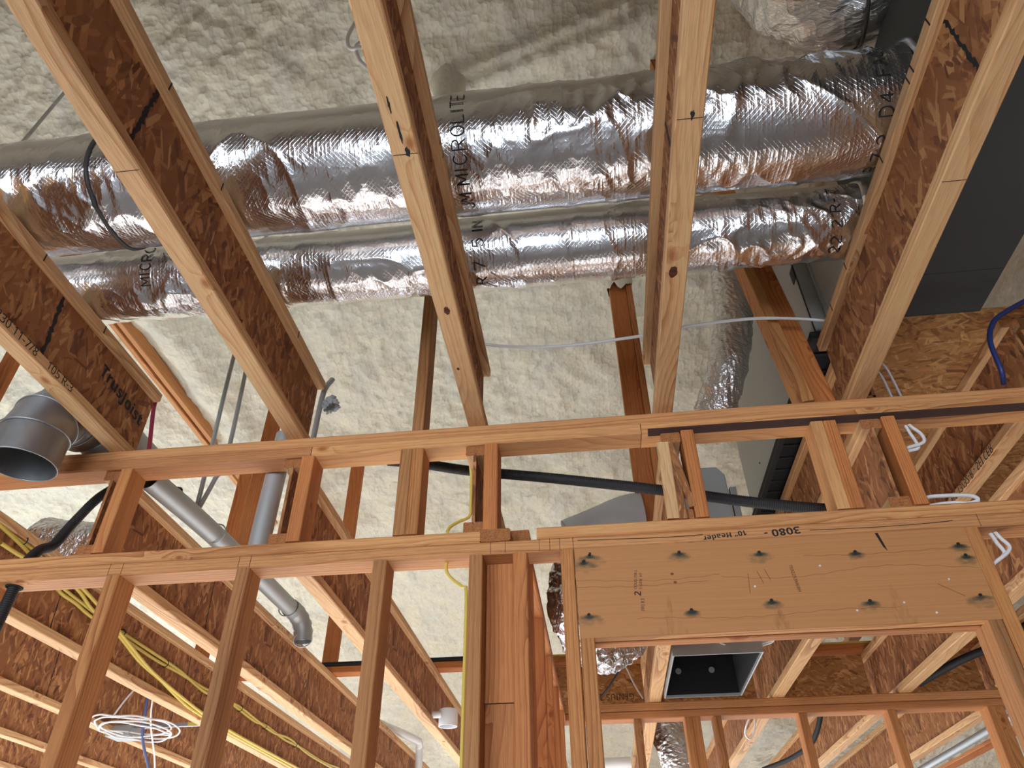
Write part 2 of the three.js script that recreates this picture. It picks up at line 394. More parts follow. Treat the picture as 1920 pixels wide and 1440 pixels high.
const nearJoists = [
  [-1.582, 'I-joist over the galvanised elbow with maker name printed on its strand web'],
  [-0.957, 'I-joist ending above the grey conduit, green stain on its lower flange'],
  [-0.348, 'I-joist with the thin white cable starting at its cut end'],
  [0.250, 'I-joist whose lower flange has a round knot and a black arrow mark'],
  [0.848, 'I-joist beside the dark sheet metal plenum'],
].map(([x, label]) => iJoist(x, YU, 3.0, -2.0, label));
const farLabels = {
  '-0.354': 'I-joist with sawn end beside the end grain of the cross wall plate',
  '0.26': 'I-joist with splintered web at its end, beside the register box',
  '0.861': 'I-joist with green weathered flange ends bearing on the door wall',
  '-1.567': 'I-joist carrying the slim galvanised pipe, sawn end beside a cripple stud',
  '-0.951': 'I-joist with the white plastic fitting fixed to its web',
  '-2.15': 'I-joist with yellow cables stapled along its web',
  '-2.75': 'I-joist behind the coil of white wire',
  '-3.37': 'I-joist two bays from the yellow cables, next past the wire coil joist',
  '-3.97': 'outermost lower I-joist by the windowed gable wall',
  '1.462': 'I-joist behind the weathered trimmer with black hose beside it',
  '2.04': 'lower I-joist past the king stud with the white cable loop',
};
const farJoists = {};
for (const x of [-3.97, -3.37, -2.75, -2.15, -1.567, -0.951, -0.354, 0.26, 0.861, 1.462, 2.04])
  farJoists[x] = iJoist(x, YL, -1.925, -8.6, farLabels[x], undefined);
iJoist(0.918, YU, -1.955, -4.4, 'short I-joist lapped beside the plenum joist, carrying the air handler', undefined, { side: M.flangeSide });
const stamped = iJoist(1.425, YU, -1.95, -4.4, 'I-joist under the strand board deck with rating letters stamped on its flange');
iJoist(2.03, YU, -1.95, -4.4, 'outer I-joist under the strand board deck by the blind gable');

// print and marks on the joists
print('printed_name', 'Trus', 0.046, [WT / 2 + 0.0012, 0.168, -4.70], [0, -0.10, -1], [0, 1, -0.10], M.ink, nearJoists[0], fontBold);
print('printed_name', 'Joist', 0.046, [WT / 2 + 0.0012, 0.153, -4.835], [0, -0.10, -1], [0, 1, -0.10], M.ink, nearJoists[0], fontBold);
print('printed_number', '230 11-7/8', 0.027, [FW / 2 + 0.0008, 0.008, -4.25], [0, 0, -1], [0, 1, 0], M.ink, nearJoists[0]);
print('printed_number', '105 R-3', 0.027, [FW / 2 + 0.0008, 0.008, -4.475], [0, 0, -1], [0, 1, 0], M.ink, nearJoists[0]);
print('stamped_letters', 'NC 13/32-R - SFI CER', 0.030, [-FW / 2 - 0.0008, 0.030, -0.72], [0, 0, 1], [0, -1, 0], M.ink, stamped);
const seam = (j, s, y0, z0, y1, z1, w = 0.016) => raggedLine('glue_seam', s * (WT / 2 + 0.0007), [y0 - YU, z0 - 3.0], [y1 - YU, z1 - 3.0], w, M.ink, nearJoists[j]);
seam(0, 1, 1.604, -1.445, 1.377, -1.468, 0.020); seam(1, 1, 1.607, -0.829, 1.377, -0.825); seam(4, -1, 1.604, -0.87, 1.377, -0.876, 0.014);
seam(2, 1, 1.604, -0.62, 1.377, -0.62); seam(3, -1, 1.604, -1.05, 1.377, -1.05);
function tick(j, s, y, z, len, w = 0.004) {            // marker strokes across the top flange
  const m = add(new THREE.Mesh(new THREE.BoxGeometry(0.0008, len, w), M.ink), 'marker_stroke', nearJoists[j]);
  m.position.set(s * (FW / 2 + 0.0006), y - YU, z - 3.0);
}
for (const [j, s, z] of [[0, 1, -1.30], [0, 1, -1.62], [1, 1, -0.83], [1, 1, -1.12], [1, 1, -1.72], [2, 1, -1.05], [2, 1, -1.09], [2, 1, -1.52], [2, 1, -1.70], [4, -1, -0.88], [4, -1, -0.99], [4, -1, -1.02], [4, -1, -1.24], [4, -1, -1.62], [4, -1, -1.80]]) tick(j, s, 1.624, z, 0.030);
for (const [x, z] of [[-2.15, -2.6], [-2.15, -3.7], [-2.15, -4.9], [-2.75, -3.49], [-2.75, -4.7], [-1.567, -2.71], [-1.567, -3.9], [-0.951, -3.1], [-0.951, -4.3]])
  raggedLine('glue_seam', WT / 2 + 0.0007, [JH - FH, z + 1.925], [FH, z + 1.905], 0.006, M.ink, farJoists[x]);
for (const [x, z] of [[0.861, -2.9], [0.861, -3.5], [1.462, -3.4], [1.462, -4.9], [0.26, -3.3]])
  raggedLine('glue_seam', -WT / 2 - 0.0007, [JH - FH, z + 1.925], [FH, z + 1.905], 0.005, M.ink, farJoists[x]);

// knots and dark streaks on the undersides of the near joists
M.knot = new THREE.MeshStandardMaterial({ color: new THREE.Color().setRGB(0.20, 0.085, 0.035), map: endGrain, roughness: 0.8 });
function blotch(j, x, z, rx, rz, mat, name, jag = 0.25) {
  const s = new THREE.Shape(), N = 18, q = [];
  for (let i = 0; i < N; i++) { const a = (i / N) * 6.28319, r = 1 + jag * (rnd() - 0.5) * 2; q.push(new THREE.Vector2(Math.cos(a) * rx * r, Math.sin(a) * rz * r)); }
  s.setFromPoints(q);
  const m = add(new THREE.Mesh(new THREE.ShapeGeometry(s), mat), name, nearJoists[j]);
  m.rotation.x = Math.PI / 2; m.position.set(x - nearJoists[j].position.x, -0.0005, z - 3.0);
}
blotch(3, 0.272, -1.305, 0.011, 0.020, M.knot, 'knot', 0.12); blotch(2, -0.318, -1.375, 0.008, 0.016, M.knot, 'knot', 0.12); blotch(2, -0.330, -1.62, 0.004, 0.006, M.knot, 'knot', 0.12);
blotch(2, -0.325, -0.775, 0.0025, 0.018, M.ink, 'dark_streak'); blotch(2, -0.318, -0.84, 0.003, 0.026, M.ink, 'dark_streak'); blotch(2, -0.312, -0.885, 0.005, 0.012, M.ink, 'dark_streak');
blotch(3, 0.284, -0.868, 0.004, 0.010, M.ink, 'dark_streak', 0.4);
for (const [j, z] of [[0, -1.18], [1, -0.86], [2, -0.89], [3, -0.875], [4, -1.1]]) { const m = add(new THREE.Mesh(new THREE.BoxGeometry(FW - 0.006, 0.0006, 0.0016), M.stampInk), 'finger_joint', nearJoists[j]); m.position.set(0, -0.0002, z - 3.0); }

// ---------------------------------------------------------------- the door wall: plates, cripples, studs, header
const ZF = -1.91, ZB = -1.999;
const W = (name, box, axis, mat, label, cat, group, opt) => tag(stick(name, box, axis, mat, { c: /plate/.test(name) ? 0.0045 : 0.003, ...opt }), label, cat, group);
W('top_plate', [-4.0, 2.7, 1.304, 1.340, ZB - 0.004, ZF - 0.004], 'x', M.plate, 'upper ply of the raised top plate that the near joists sit on', 'plate');
W('top_plate', [-4.0, -0.862, 1.264, 1.3015, ZB, ZF], 'x', M.plateB, 'lower ply of the raised top plate, on the elbow side of its butt joint', 'plate');
W('top_plate', [-0.860, 0.20, 1.264, 1.3015, ZB, ZF], 'x', M.plateC, 'lower ply of the raised top plate over the paired cripple studs', 'plate');
{ // the piece with a strip of bark left on its lower front edge
  const h = 0.019, w = 0.0445, sec = [[-h, -w + 0.003], [-h + 0.003, -w], [h - 0.003, -w], [h, -w + 0.003], [h, w - 0.003], [h - 0.003, w], [-h + 0.013, w], [-h, w - 0.022]];
  const m = bar('top_plate', [0.202, 1.283, (ZF + ZB) / 2], [2.7, 1.283, (ZF + ZB) / 2], 0, 0, M.plateC, { section: sec });
  tag(m, 'lower ply of the raised top plate with dark bark along its edge', 'plate');
  const b = new THREE.Mesh(sweep([[-h + 0.0135, w + 0.0005], [-h - 0.0005, w - 0.0225], [-h + 0.004, w - 0.016], [-h + 0.010, w - 0.003]], 1.36), M.bark);
  add(b, 'bark_strip', m); b.position.x = 0.02;
}
W('wall_plate', [-4.0, 2.7, 0.888, 0.926, ZB, ZF], 'x', M.plate, 'continuous lower ply of the door wall plate above the studs', 'plate');
W('wall_plate', [-4.0, -0.302, 0.9285, 0.9645, ZB - 0.003, ZF - 0.004], 'x', M.plateC, 'upper ply of the door wall plate on the stud side, ragged split below it', 'plate');
W('wall_plate', [-0.136, 2.7, 0.928, 0.9645, ZB - 0.003, ZF - 0.003], 'x', M.plateC, 'upper ply of the door wall plate running over the header', 'plate');
W('cross_wall_plate', [-0.301, -0.212, 0.9265, 0.9645, -3.88, ZF + 0.002], 'z', M.plateB, 'cross wall plate lapped into the door wall, striped end grain showing', 'plate');
W('cross_wall_plate', [-0.245, -0.160, 0.888, 0.926, -3.88, -2.0], 'z', M.crippleB, 'lower ply of the cross wall plate running back to the far partition', 'plate');
W('wood_block', [-0.240, -0.165, 0.9655, 1.0035, -2.16, -2.004], 'z', M.plate, 'short offcut block lying behind the striped end grain', 'block');
for (const [x, w, m, l] of [[-1.5075, 0.040, M.crippleB, 'cripple stud beside the joist end above the black corrugated hose'], [-0.891, 0.044, M.cripple, 'fine grained cripple stud beside the silver vertical vent pipe'], [-0.294, 0.044, M.cripple, 'striped orange cripple stud above the striped end grain'], [0.321, 0.039, M.cripple, 'striped cripple stud beside the splintered joist end'], [0.921, 0.040, M.cripple, 'striped cripple stud with white cable loops next to it']])
  W('cripple_stud', [x, x + w, 0.9645, 1.264, ZB, ZF], 'y', m, l, 'stud');
for (const [x, m, l] of [[-0.563, M.studC, 'duller board of the paired cripple studs by the yellow cable'], [-0.525, M.studB, 'striped board of the paired cripple studs, with one nail showing']]) W('cripple_stud', [x, x + 0.0375, 0.9645, 1.264, ZB, ZF], 'y', m, l, 'stud');
for (const [x, m, l] of [[0.7125, M.plateC, 'paler of the paired cripple studs under the bark edge'], [0.7505, M.cripple, 'strongly striped one of the paired cripple studs under the bark edge']]) W('cripple_stud', [x, x + 0.0375, 0.9645, 1.263, ZB, ZF], 'y', m, l, 'stud');
const FLOOR = -1.55;
W('bottom_plate', [-4.0, -0.075, FLOOR, FLOOR + 0.038, ZB, ZF], 'x', M.plate, 'bottom plate under the door wall studs', 'plate');
for (const [x, w, m, l] of [[-1.832, 0.038, M.stud, 'wall stud on the window side of the corrugated hose'], [-1.426, 0.042, M.stud, 'orange knotty wall stud beside the coil of white wire'], [-1.021, 0.038, M.studC, 'brown wall stud between the wire coil and the black pipe'], [-0.612, 0.041, M.studC, 'wall stud with strong edge grain next to the white plastic fitting']])
  W('wall_stud', [x, x + w, FLOOR + 0.038, 0.888, ZB, ZF], 'y', m, l, 'stud');
W('wall_stud', [-0.331, -0.292, FLOOR + 0.038, 0.888, ZB, ZF], 'y', M.studC, 'stud with a yellow cable running down its edge', 'stud');
W('wall_stud', [-0.206, -0.165, FLOOR + 0.038, 0.888, ZB, ZF], 'y', M.crippleB, 'stud with a dark knot and wavy grain beside the recessed backer boards', 'stud');
W('king_stud', [-0.071, -0.0335, FLOOR, 0.888, ZB, ZF], 'y', M.studB, 'king stud at the butt end of the header away from the white cables', 'stud');
W('king_stud', [1.0215, 1.059, FLOOR, 0.888, ZB, ZF], 'y', M.studB, 'king stud beside the header with a white cable loop behind it', 'stud');
W('trimmer_stud', [-0.031, 0.0075, FLOOR, 0.637, ZB, ZF], 'y', M.stud, 'trimmer under the header beside the dark wire and strand board', 'stud');
W('trimmer_stud', [0.986, 1.0205, FLOOR, 0.637, ZB, ZF], 'y', M.studC, 'weathered trimmer under the header end by the white cables', 'stud');
W('wall_stud', [1.43, 1.468, FLOOR, 0.888, ZB, ZF], 'y', M.stud, 'stud beyond the header king stud', 'stud');
W('backer_board', [-0.2915, -0.2065, 0.504, 0.887, -1.999, -1.981], 'y', M.crippleB, 'upper brown board recessed between two studs', 'board');
W('backer_board', [-0.2915, -0.2065, FLOOR + 0.038, 0.502, -2.003, -1.985], 'y', M.crippleB, 'lower brown board recessed between two studs', 'board');
// header: two planks on edge; nail heads with black iron stain
const headerMap = (() => {
  const cv = document.createElement('canvas'); cv.width = 2048; cv.height = 512;
  const g = cv.getContext('2d'), px = (x) => ((x + 0.031) / 1.052) * 2048, py = (y) => (1 - (y - 0.637) / 0.251) * 512;
  g.fillStyle = '#e0b178'; g.fillRect(0, 0, 2048, 512);
  seed = 4242;
  for (let k = 0; k < 900; k++) { g.globalAlpha = rr(0.02, 0.07); g.fillStyle = rnd() < 0.5 ? '#a8703c' : '#f0cd9c'; const y = rnd() * 512, h = rr(1, 7), x = rr(-400, 2000); g.fillRect(x, y, rr(200, 1500), h); }
  g.globalAlpha = 0.5; g.strokeStyle = '#8a5a2e'; g.lineWidth = 3;
  for (const [x0, x1, y, a] of [[0, 760, 200, 12], [760, 2048, 215, 20], [0, 700, 232, 8], [300, 1600, 430, 10], [1200, 2048, 118, 6]]) { g.beginPath(); for (let x = x0; x <= x1; x += 16) { const q = y + a * Math.sin(x * 0.006 + y) + 3 * Math.sin(x * 0.05); x === x0 ? g.moveTo(x, q) : g.lineTo(x, q); } g.stroke(); }
  for (const [cx, top] of [[470, 330], [1590, 300], [1010, 420]]) for (let k = 0; k < 70; k++) { // flame figure below the knots
    g.globalAlpha = 0.05; g.fillStyle = rnd() < 0.6 ? '#7d4c26' : '#e9c08a';
    const t = rnd(), w = 8 + 70 * t * t, x = cx + (rnd() - 0.5) * 2 * w; g.beginPath(); g.ellipse(x, mix(top, 520, t), rr(3, 9), rr(14, 44), (x - cx) / 260, 0, 7); g.fill();
  }
  for (const [x, y] of [[0.23, 0.80], [0.235, 0.776]]) { g.globalAlpha = 0.8; g.fillStyle = '#7a4a24'; g.beginPath(); g.ellipse(px(x), py(y), 9, 7, 0, 0, 7); g.fill(); }
  for (const [x, y, r] of [[0.011, 0.868, 46], [-0.007, 0.850, 40], [-0.003, 0.699, 40], [0.258, 0.862, 34], [0.472, 0.849, 34], [0.475, 0.714, 26], [0.720, 0.700, 36], [0.722, 0.836, 22], [0.990, 0.842, 24], [0.997, 0.810, 30], [0.992, 0.701, 40], [0.266, 0.699, 18]]) {
    for (let k = 0; k < 110; k++) { g.globalAlpha = 0.045; g.fillStyle = '#22282a'; const a = rnd() * 6.28, q = r * 1.15 * Math.pow(rnd(), 1.2); g.beginPath(); g.ellipse(px(x) + Math.cos(a) * q * 1.5, py(y) + 12 + Math.sin(a) * q * 0.7 + q * 0.55, rr(10, 26), rr(5, 12), 0, 0, 7); g.fill(); }
    g.globalAlpha = 1; g.fillStyle = '#0c0a09'; g.beginPath(); g.ellipse(px(x), py(y), 9, 8, 0, 0, 7); g.fill();
  }
  g.globalAlpha = 1; g.fillStyle = '#2a1208'; g.beginPath(); g.moveTo(px(0.788), py(0.886)); g.lineTo(px(0.796), py(0.886)); g.lineTo(px(0.803), py(0.850)); g.lineTo(px(0.806), py(0.832)); g.lineTo(px(0.798), py(0.845)); g.fill();
  g.globalAlpha = 0.6; g.strokeStyle = '#5a3216'; g.lineWidth = 3;
  for (const [a, b, c, d] of [[0.90, 0.735, 0.955, 0.70], [0.43, 0.79, 0.425, 0.735], [0.455, 0.795, 0.465, 0.76], [0.475, 0.80, 0.485, 0.768]]) { g.beginPath(); g.moveTo(px(a), py(b)); g.lineTo(px(c), py(d)); g.stroke(); }
  const t = new THREE.CanvasTexture(cv); t.colorSpace = THREE.SRGBColorSpace; return t;
})();
{
  const t = thing('door_header', [0.494, 0.637, ZF], 'wide plank header over the doorway with black stained nail heads', 'header');
  const face = new THREE.MeshStandardMaterial({ color: new THREE.Color().setRGB(0.68, 0.515, 0.415), map: headerMap, roughness: 0.7 });
  const g = new THREE.PlaneGeometry(1.052, 0.251);
  const p1 = bar('front_plank', [-0.525, 0.1255, -0.019], [0.526, 0.1255, -0.019], 0.251, 0.037, M.header, { parent: t });
  bar('rear_plank', [-0.525, 0.1255, -0.0705], [0.526, 0.1255, -0.0705], 0.251, 0.037, M.plateB, { parent: t });
  const f = new THREE.Mesh(g, face); add(f, 'plank_face', t); f.position.set(0.0005, 0.1255, 0.0002);
  seed = 77;
  for (const [x, y] of [[0.012, 0.872], [-0.005, 0.851], [0.258, 0.862], [0.472, 0.849], [0.475, 0.714], [0.72, 0.70], [0.722, 0.836], [0.99, 0.842], [0.997, 0.81], [0.992, 0.701], [0.266, 0.699], [-0.003, 0.699]]) {
    const n = add(new THREE.Mesh(new THREE.CylinderGeometry(0.0035, 0.0035, 0.002, 10), M.black), 'nail_head', t); n.rotation.x = Math.PI / 2; n.position.set(x - 0.494, y - 0.637, 0.001);
  }
  for (const [x, y] of [[0.68, 0.675], [0.80, 0.69], [0.44, 0.752], [0.62, 0.80], [0.87, 0.66], [0.93, 0.745]]) {
    const n = add(new THREE.Mesh(new THREE.IcosahedronGeometry(0.0035, 0), M.white), 'foam_crumb', t); n.position.set(x - 0.494, y - 0.637, 0.002);
  }
  print('grade_stamp', '2', 0.018, [0.139 - 0.494, 0.742 - 0.637, 0.0012], [0.12, 1, 0], [-1, 0.12, 0], M.stampInk, t, fontBold);
  print('grade_stamp', 'DOUG FIR-L\nS-GRN  HT', 0.0075, [0.130 - 0.494, 0.762 - 0.637, 0.0012], [0.12, 1, 0], [-1, 0.12, 0], M.stampInk, t);
  print('grade_stamp', '(W) 83', 0.009, [0.143 - 0.494, 0.700 - 0.637, 0.0012], [0.12, 1, 0], [-1, 0.12, 0], M.stampInk, t);
  print('serial_number', '7592253M68H', 0.0085, [0.540 - 0.494, 0.808 - 0.637, 0.0012], [0.10, -1, 0], [1, 0.10, 0], M.stampInk, t);
}
{ // carpenter's note, written upside down on the plate over the header
  const note = thing('handwritten_note', [0.585, 0.918, ZF + 0.0009], 'black handwritten note, upside down on the plate over the header', 'writing');
  print('handwriting', '3080 -', 0.021, [0.01, 0, 0], [-1, 0.02, 0], [0.16, -1, 0], M.ink, note, fontBold, 1.25);
  print('handwriting', '10" Header', 0.015, [-0.135, -0.002, 0], [-1, -0.02, 0], [0.16, -1, 0], M.ink, note, fontBold, 1.1);
  const p = [[-0.02, 0.914], [0.1, 0.911], [0.22, 0.908], [0.33, 0.910]].map(([x, y]) => [x - 0.585, y - 0.918, 0]);
  cable('pencil_line', p, 0.0009, M.ink, { parent: note, n: 5 });
  cable('pencil_line', [[0.62, 0.905], [0.8, 0.903], [0.95, 0.906], [1.0, 0.91]].map(([x, y]) => [x - 0.585, y - 0.918, 0]), 0.0009, M.ink, { parent: note, n: 5 });
}
// layout lines pencilled on the plate over the studs
for (const [x0, y0, y1, w] of [[-1.424, 0.89, 0.925, 0.0012], [-1.383, 0.89, 0.925, 0.0012], [-1.02, 0.89, 0.925, 0.0012], [-0.985, 0.89, 0.925, 0.0015], [-0.27, 0.889, 0.925, 0.0012], [-0.228, 0.889, 0.925, 0.0012], [-0.13, 0.889, 0.925, 0.001], [-0.10, 0.889, 0.925, 0.0012], [-0.072, 0.889, 0.925, 0.0012], [-0.034, 0.889, 0.925, 0.0014], [1.066, 0.889, 0.925, 0.0012]]) {
  const m = panel('pencil_mark', [x0, x0 + w, y0, y1, ZF, ZF + 0.0006], M.stampInk);
  tag(m, 'short upright layout line pencilled on the door wall plate', 'mark', 'layout lines on the plate');
}

// ---------------------------------------------------------------- far partition, strand board blocking, ledger
const Z2 = -3.885, Z2B = -3.974, PG = 'far partition studs';
W('partition_plate', [-0.20, 3.6, 0.926, 0.9645, Z2B, Z2], 'x', M.plate, 'upper ply of the far partition plate', 'plate');
W('partition_plate', [-0.20, 3.6, 0.888, 0.9255, Z2B, Z2], 'x', M.plateB, 'lower ply of the far partition plate with stained patches', 'plate');
for (const [x, m] of [[-0.212, M.studC], [0.175, M.studC], [0.421, M.studB], [0.459, M.studB], [0.560, M.stud], [0.967, M.studB], [1.383, M.studB], [1.838, M.studB], [1.876, M.stud], [2.29, M.stud]])
  W('partition_stud', [x, x + 0.038, FLOOR, 0.888, Z2B, Z2], 'y', m, x === 0.421 || x === 0.459 ? 'one of two partition studs nailed together below the register box' : x === 1.838 || x === 1.876 ? 'one of two partition studs nailed together by the weathered trimmer' : 'single stud of the far partition seen through the doorway', 'stud', x === 0.421 || x === 0.459 ? 'paired studs below the register box' : x === 1.838 || x === 1.876 ? 'paired studs by the trimmer' : PG);
W('cross_wall_stud', [-0.245, -0.160, FLOOR, 0.888, -2.045, -2.007], 'y', M.orange, 'end stud of the cross wall behind the wavy grained stud', 'stud');
for (const z of [-2.44, -2.85, -3.26, -3.66]) W('cross_wall_stud', [-0.245, -0.160, FLOOR, 0.888, z - 0.038, z], 'y', M.crippleB, 'reddish stud in the cross wall running back to the partition', 'stud', 'cross wall studs');
const blockers = [[-0.286, 0.262, 'strand board blocking behind the dark wire, printed upside down'], [0.321, 0.862, 'strand board blocking behind the register box'], [0.921, 1.462, 'strand board blocking with a knot shaped swirl, right of the register box'], [1.521, 2.04, 'strand board blocking behind the black hose'], [2.10, 2.66, 'strand board blocking past the king stud with the white loop']].map(([a, b, label]) => tag(panel('blocking_panel', [a, b, 0.966, 1.262, -4.265, -4.25], M.sheet, 0.9), label, 'panel'));
print('printed_word', 'GENIUS Z', 0.032, [0.22, -0.01, 0.009], [-1, 0, 0], [0, -1, 0], M.stampInk, blockers[0]);
W('ledger_board', [-3.0, 2.7, 1.268, 1.306, -4.29, -4.2], 'x', M.orange, 'long flat board lying across the lower joists, cable and pipe along it', 'board');
tag(cable('black_pipe', [[-1.66, 1.319, -4.205], [-0.7, 1.319, -4.205], [-0.25, 1.319, -4.205]], 0.012, M.blackRough), 'thin black pipe strapped along the flat board', 'pipe');
tag(cable('yellow_cable', [[-0.25, 1.313, -4.21], [0.1, 1.312, -4.21], [0.5, 1.313, -4.212], [1.0, 1.312, -4.21], [1.6, 1.313, -4.21], [2.4, 1.312, -4.21]], 0.007, M.yellow), 'yellow cable lying along the flat board beyond the register box', 'cable');
for (const [x, w] of [[-1.602, 0.089], [-2.42, 0.089]]) W('roof_post', [x, x + w, 1.306, roofY(-4.25), -4.285, -4.247], 'y', M.orange, 'orange post standing on the flat board up to the foam', 'post', 'posts on the flat board');
W('roof_post', [-1.86, -1.775, 1.2, roofY(-3.4), -3.44, -3.40], 'y', M.orange, 'dark orange post beside the silver vertical pipe', 'post');
W('roof_post', [0.24, 0.33, 1.27, roofY(-5.6), -5.64, -5.60], 'y', M.orange, 'orange post beyond the partition with a yellow cable across it', 'post');

// ---------------------------------------------------------------- posts up to the roof, rafters, foam sleeves
W('roof_post', [-0.540, -0.502, 1.340, roofY(-1.98), -2.024, -1.936], 'y', M.studC, 'slim post standing on the raised plate behind the foil ducts', 'post');
{
  const t = thing('roof_post', [0.29, 1.27, -2.84], 'two-board post behind the knotty joist, foam creeping over its top', 'post');
  stick('board', [-0.054, 0.036, 0, roofY(-2.8) - 1.27, -0.038, 0.038 - 0.0375], 'y', M.orange, { parent: t });
  stick('board', [0.0365, 0.066, 0, roofY(-2.8) - 1.27, -0.075, 0.014], 'y', M.crippleB, { parent: t });
}
tag(bar('roof_brace', [0.7455, 1.372, -1.998], [0.53, roofY(-2.0), -1.998], 0.038, 0.089, M.stud, { up: [1, 0, 0] }), 'leaning brace with its sawn foot just above the raised plate', 'brace');
tag(bar('roof_brace', [0.811, 1.3405, -2.022], [0.595, roofY(-2.0), -2.022], 0.089, 0.036, M.orange, { up: [1, 0, 0] }), 'leaning reddish board beside the sawn-off brace', 'brace');
for (const [dx, m] of [[0, M.plateC], [0.055, M.plate]]) tag(bar('rafter', [-2.93 + dx, 3.25, -2.62], [-2.36 + dx, 2.58, -4.95], 0.09, 0.036, m), dx ? 'slanting rafter with its sawn end wedged in the foam' : 'slanting rafter showing beside the sawn one in the foam', 'rafter');
W('roof_post', [-2.985, -2.90, 1.30, roofY(-2.62), -2.66, -2.62], 'y', M.orange, 'orange post beyond the printed joist, over the open elbow', 'post');
// foam running down the posts
function sleeve(name, x, z, y0, w0, w1, label) {
  const N = 28, H = 22, pos = [], idx = [], uv = [], y1 = roofY(z) + 0.02;
  for (let j = 0; j <= H; j++) for (let i = 0; i <= N; i++) {
    const t = j / H, a = (i / N) * 6.2832, y = mix(0, y1 - y0, t), flare = Math.pow(t, 2.4);
    const r = mix(w0, w1, flare) * (1 + 0.10 * noise3.noise(Math.cos(a) * 2 + x, y * 7, Math.sin(a) * 2) + 0.05 * noise3.noise(Math.cos(a) * 5, y * 18, Math.sin(a) * 5)) * (j ? 1 : 0.93);
    pos.push(Math.cos(a) * r, y + (1 - t) * 0.09 * noise3.noise(Math.cos(a) * 1.6 + 3, Math.sin(a) * 1.6, x * 9), Math.sin(a) * r * 0.9); uv.push((i / N) * 0.8, y / 0.6);
  }
  for (let j = 0; j < H; j++) for (let i = 0; i < N; i++) { const p = j * (N + 1) + i, q = p + N + 1; idx.push(p, q, p + 1, q, q + 1, p + 1); }
  const g = new THREE.BufferGeometry(); g.setAttribute('position', new THREE.Float32BufferAttribute(pos, 3)); g.setAttribute('uv', new THREE.Float32BufferAttribute(uv, 2)); g.setIndex(idx); g.computeVertexNormals();
  const m = add(new THREE.Mesh(g, new THREE.MeshStandardMaterial({ ...{ color: M.foam.color, map: foamTint, bumpMap: foamBump, bumpScale: 0.008, roughness: 0.8, side: THREE.DoubleSide } })), name);
  m.position.set(x, y0 + EY, z);
  return tag(m, label, 'foam');
}
sleeve('foam_sleeve', 0.293, -2.845, 2.82, 0.074, 0.20, 'spray foam skirt around the top of the two-board post');
sleeve('foam_sleeve', -0.521, -1.98, 3.30, 0.054, 0.13, 'spray foam skirt around the top of the slim post');

// ---------------------------------------------------------------- foil wrapped ducts
function foilRadius(r, x, a, k) {
  const cy = Math.cos(a), cz = Math.sin(a), n = (f, g, o) => noise3.noise(x * f + o + k, cy * g, cz * g + k);
  const ridge = (f, g, o, p) => Math.pow(1 - Math.abs(n(f, g, o)), p);
  const busy = clamp01(0.25 + 1.9 * n(1.6, 0.7, 5));
  return r * 0.986 + 0.007 * n(1.3, 0.6, 3) + 0.0045 * ridge(5, 0.5, 11, 14) + 0.006 * ridge(11, 1.1, 21, 9) * busy + 0.0035 * ridge(26, 2.0, 31, 6) * busy;
}
function foilDuct(name, x0, x1, y, z, r, k, label) {
  const nx = Math.round((x1 - x0) / 0.0075), na = 180, pos = [], uv = [], idx = [];
  for (let i = 0; i <= nx; i++) for (let j = 0; j <= na; j++) {
    const x = mix(x0, x1, i / nx), a = (j / na) * Math.PI * 2, q = foilRadius(r, x, a, k);
    pos.push(x - x0, Math.sin(a) * q, Math.cos(a) * q); uv.push(x / 0.5, (a * r) / 0.5);
  }
  for (let i = 0; i < nx; i++) for (let j = 0; j < na; j++) { const p = i * (na + 1) + j, q = p + na + 1; idx.push(p, q, p + 1, q, q + 1, p + 1); }
  const g = new THREE.BufferGeometry(); g.setAttribute('position', new THREE.Float32BufferAttribute(pos, 3)); g.setAttribute('uv', new THREE.Float32BufferAttribute(uv, 2)); g.setIndex(idx); g.computeVertexNormals();
  const t = thing(name, [x0, y, z], label, 'duct');
  const m = add(new THREE.Mesh(g, M.foil), 'foil_wrap', t);
  t.userData.duct = { x0, r, k };
  return t;
}
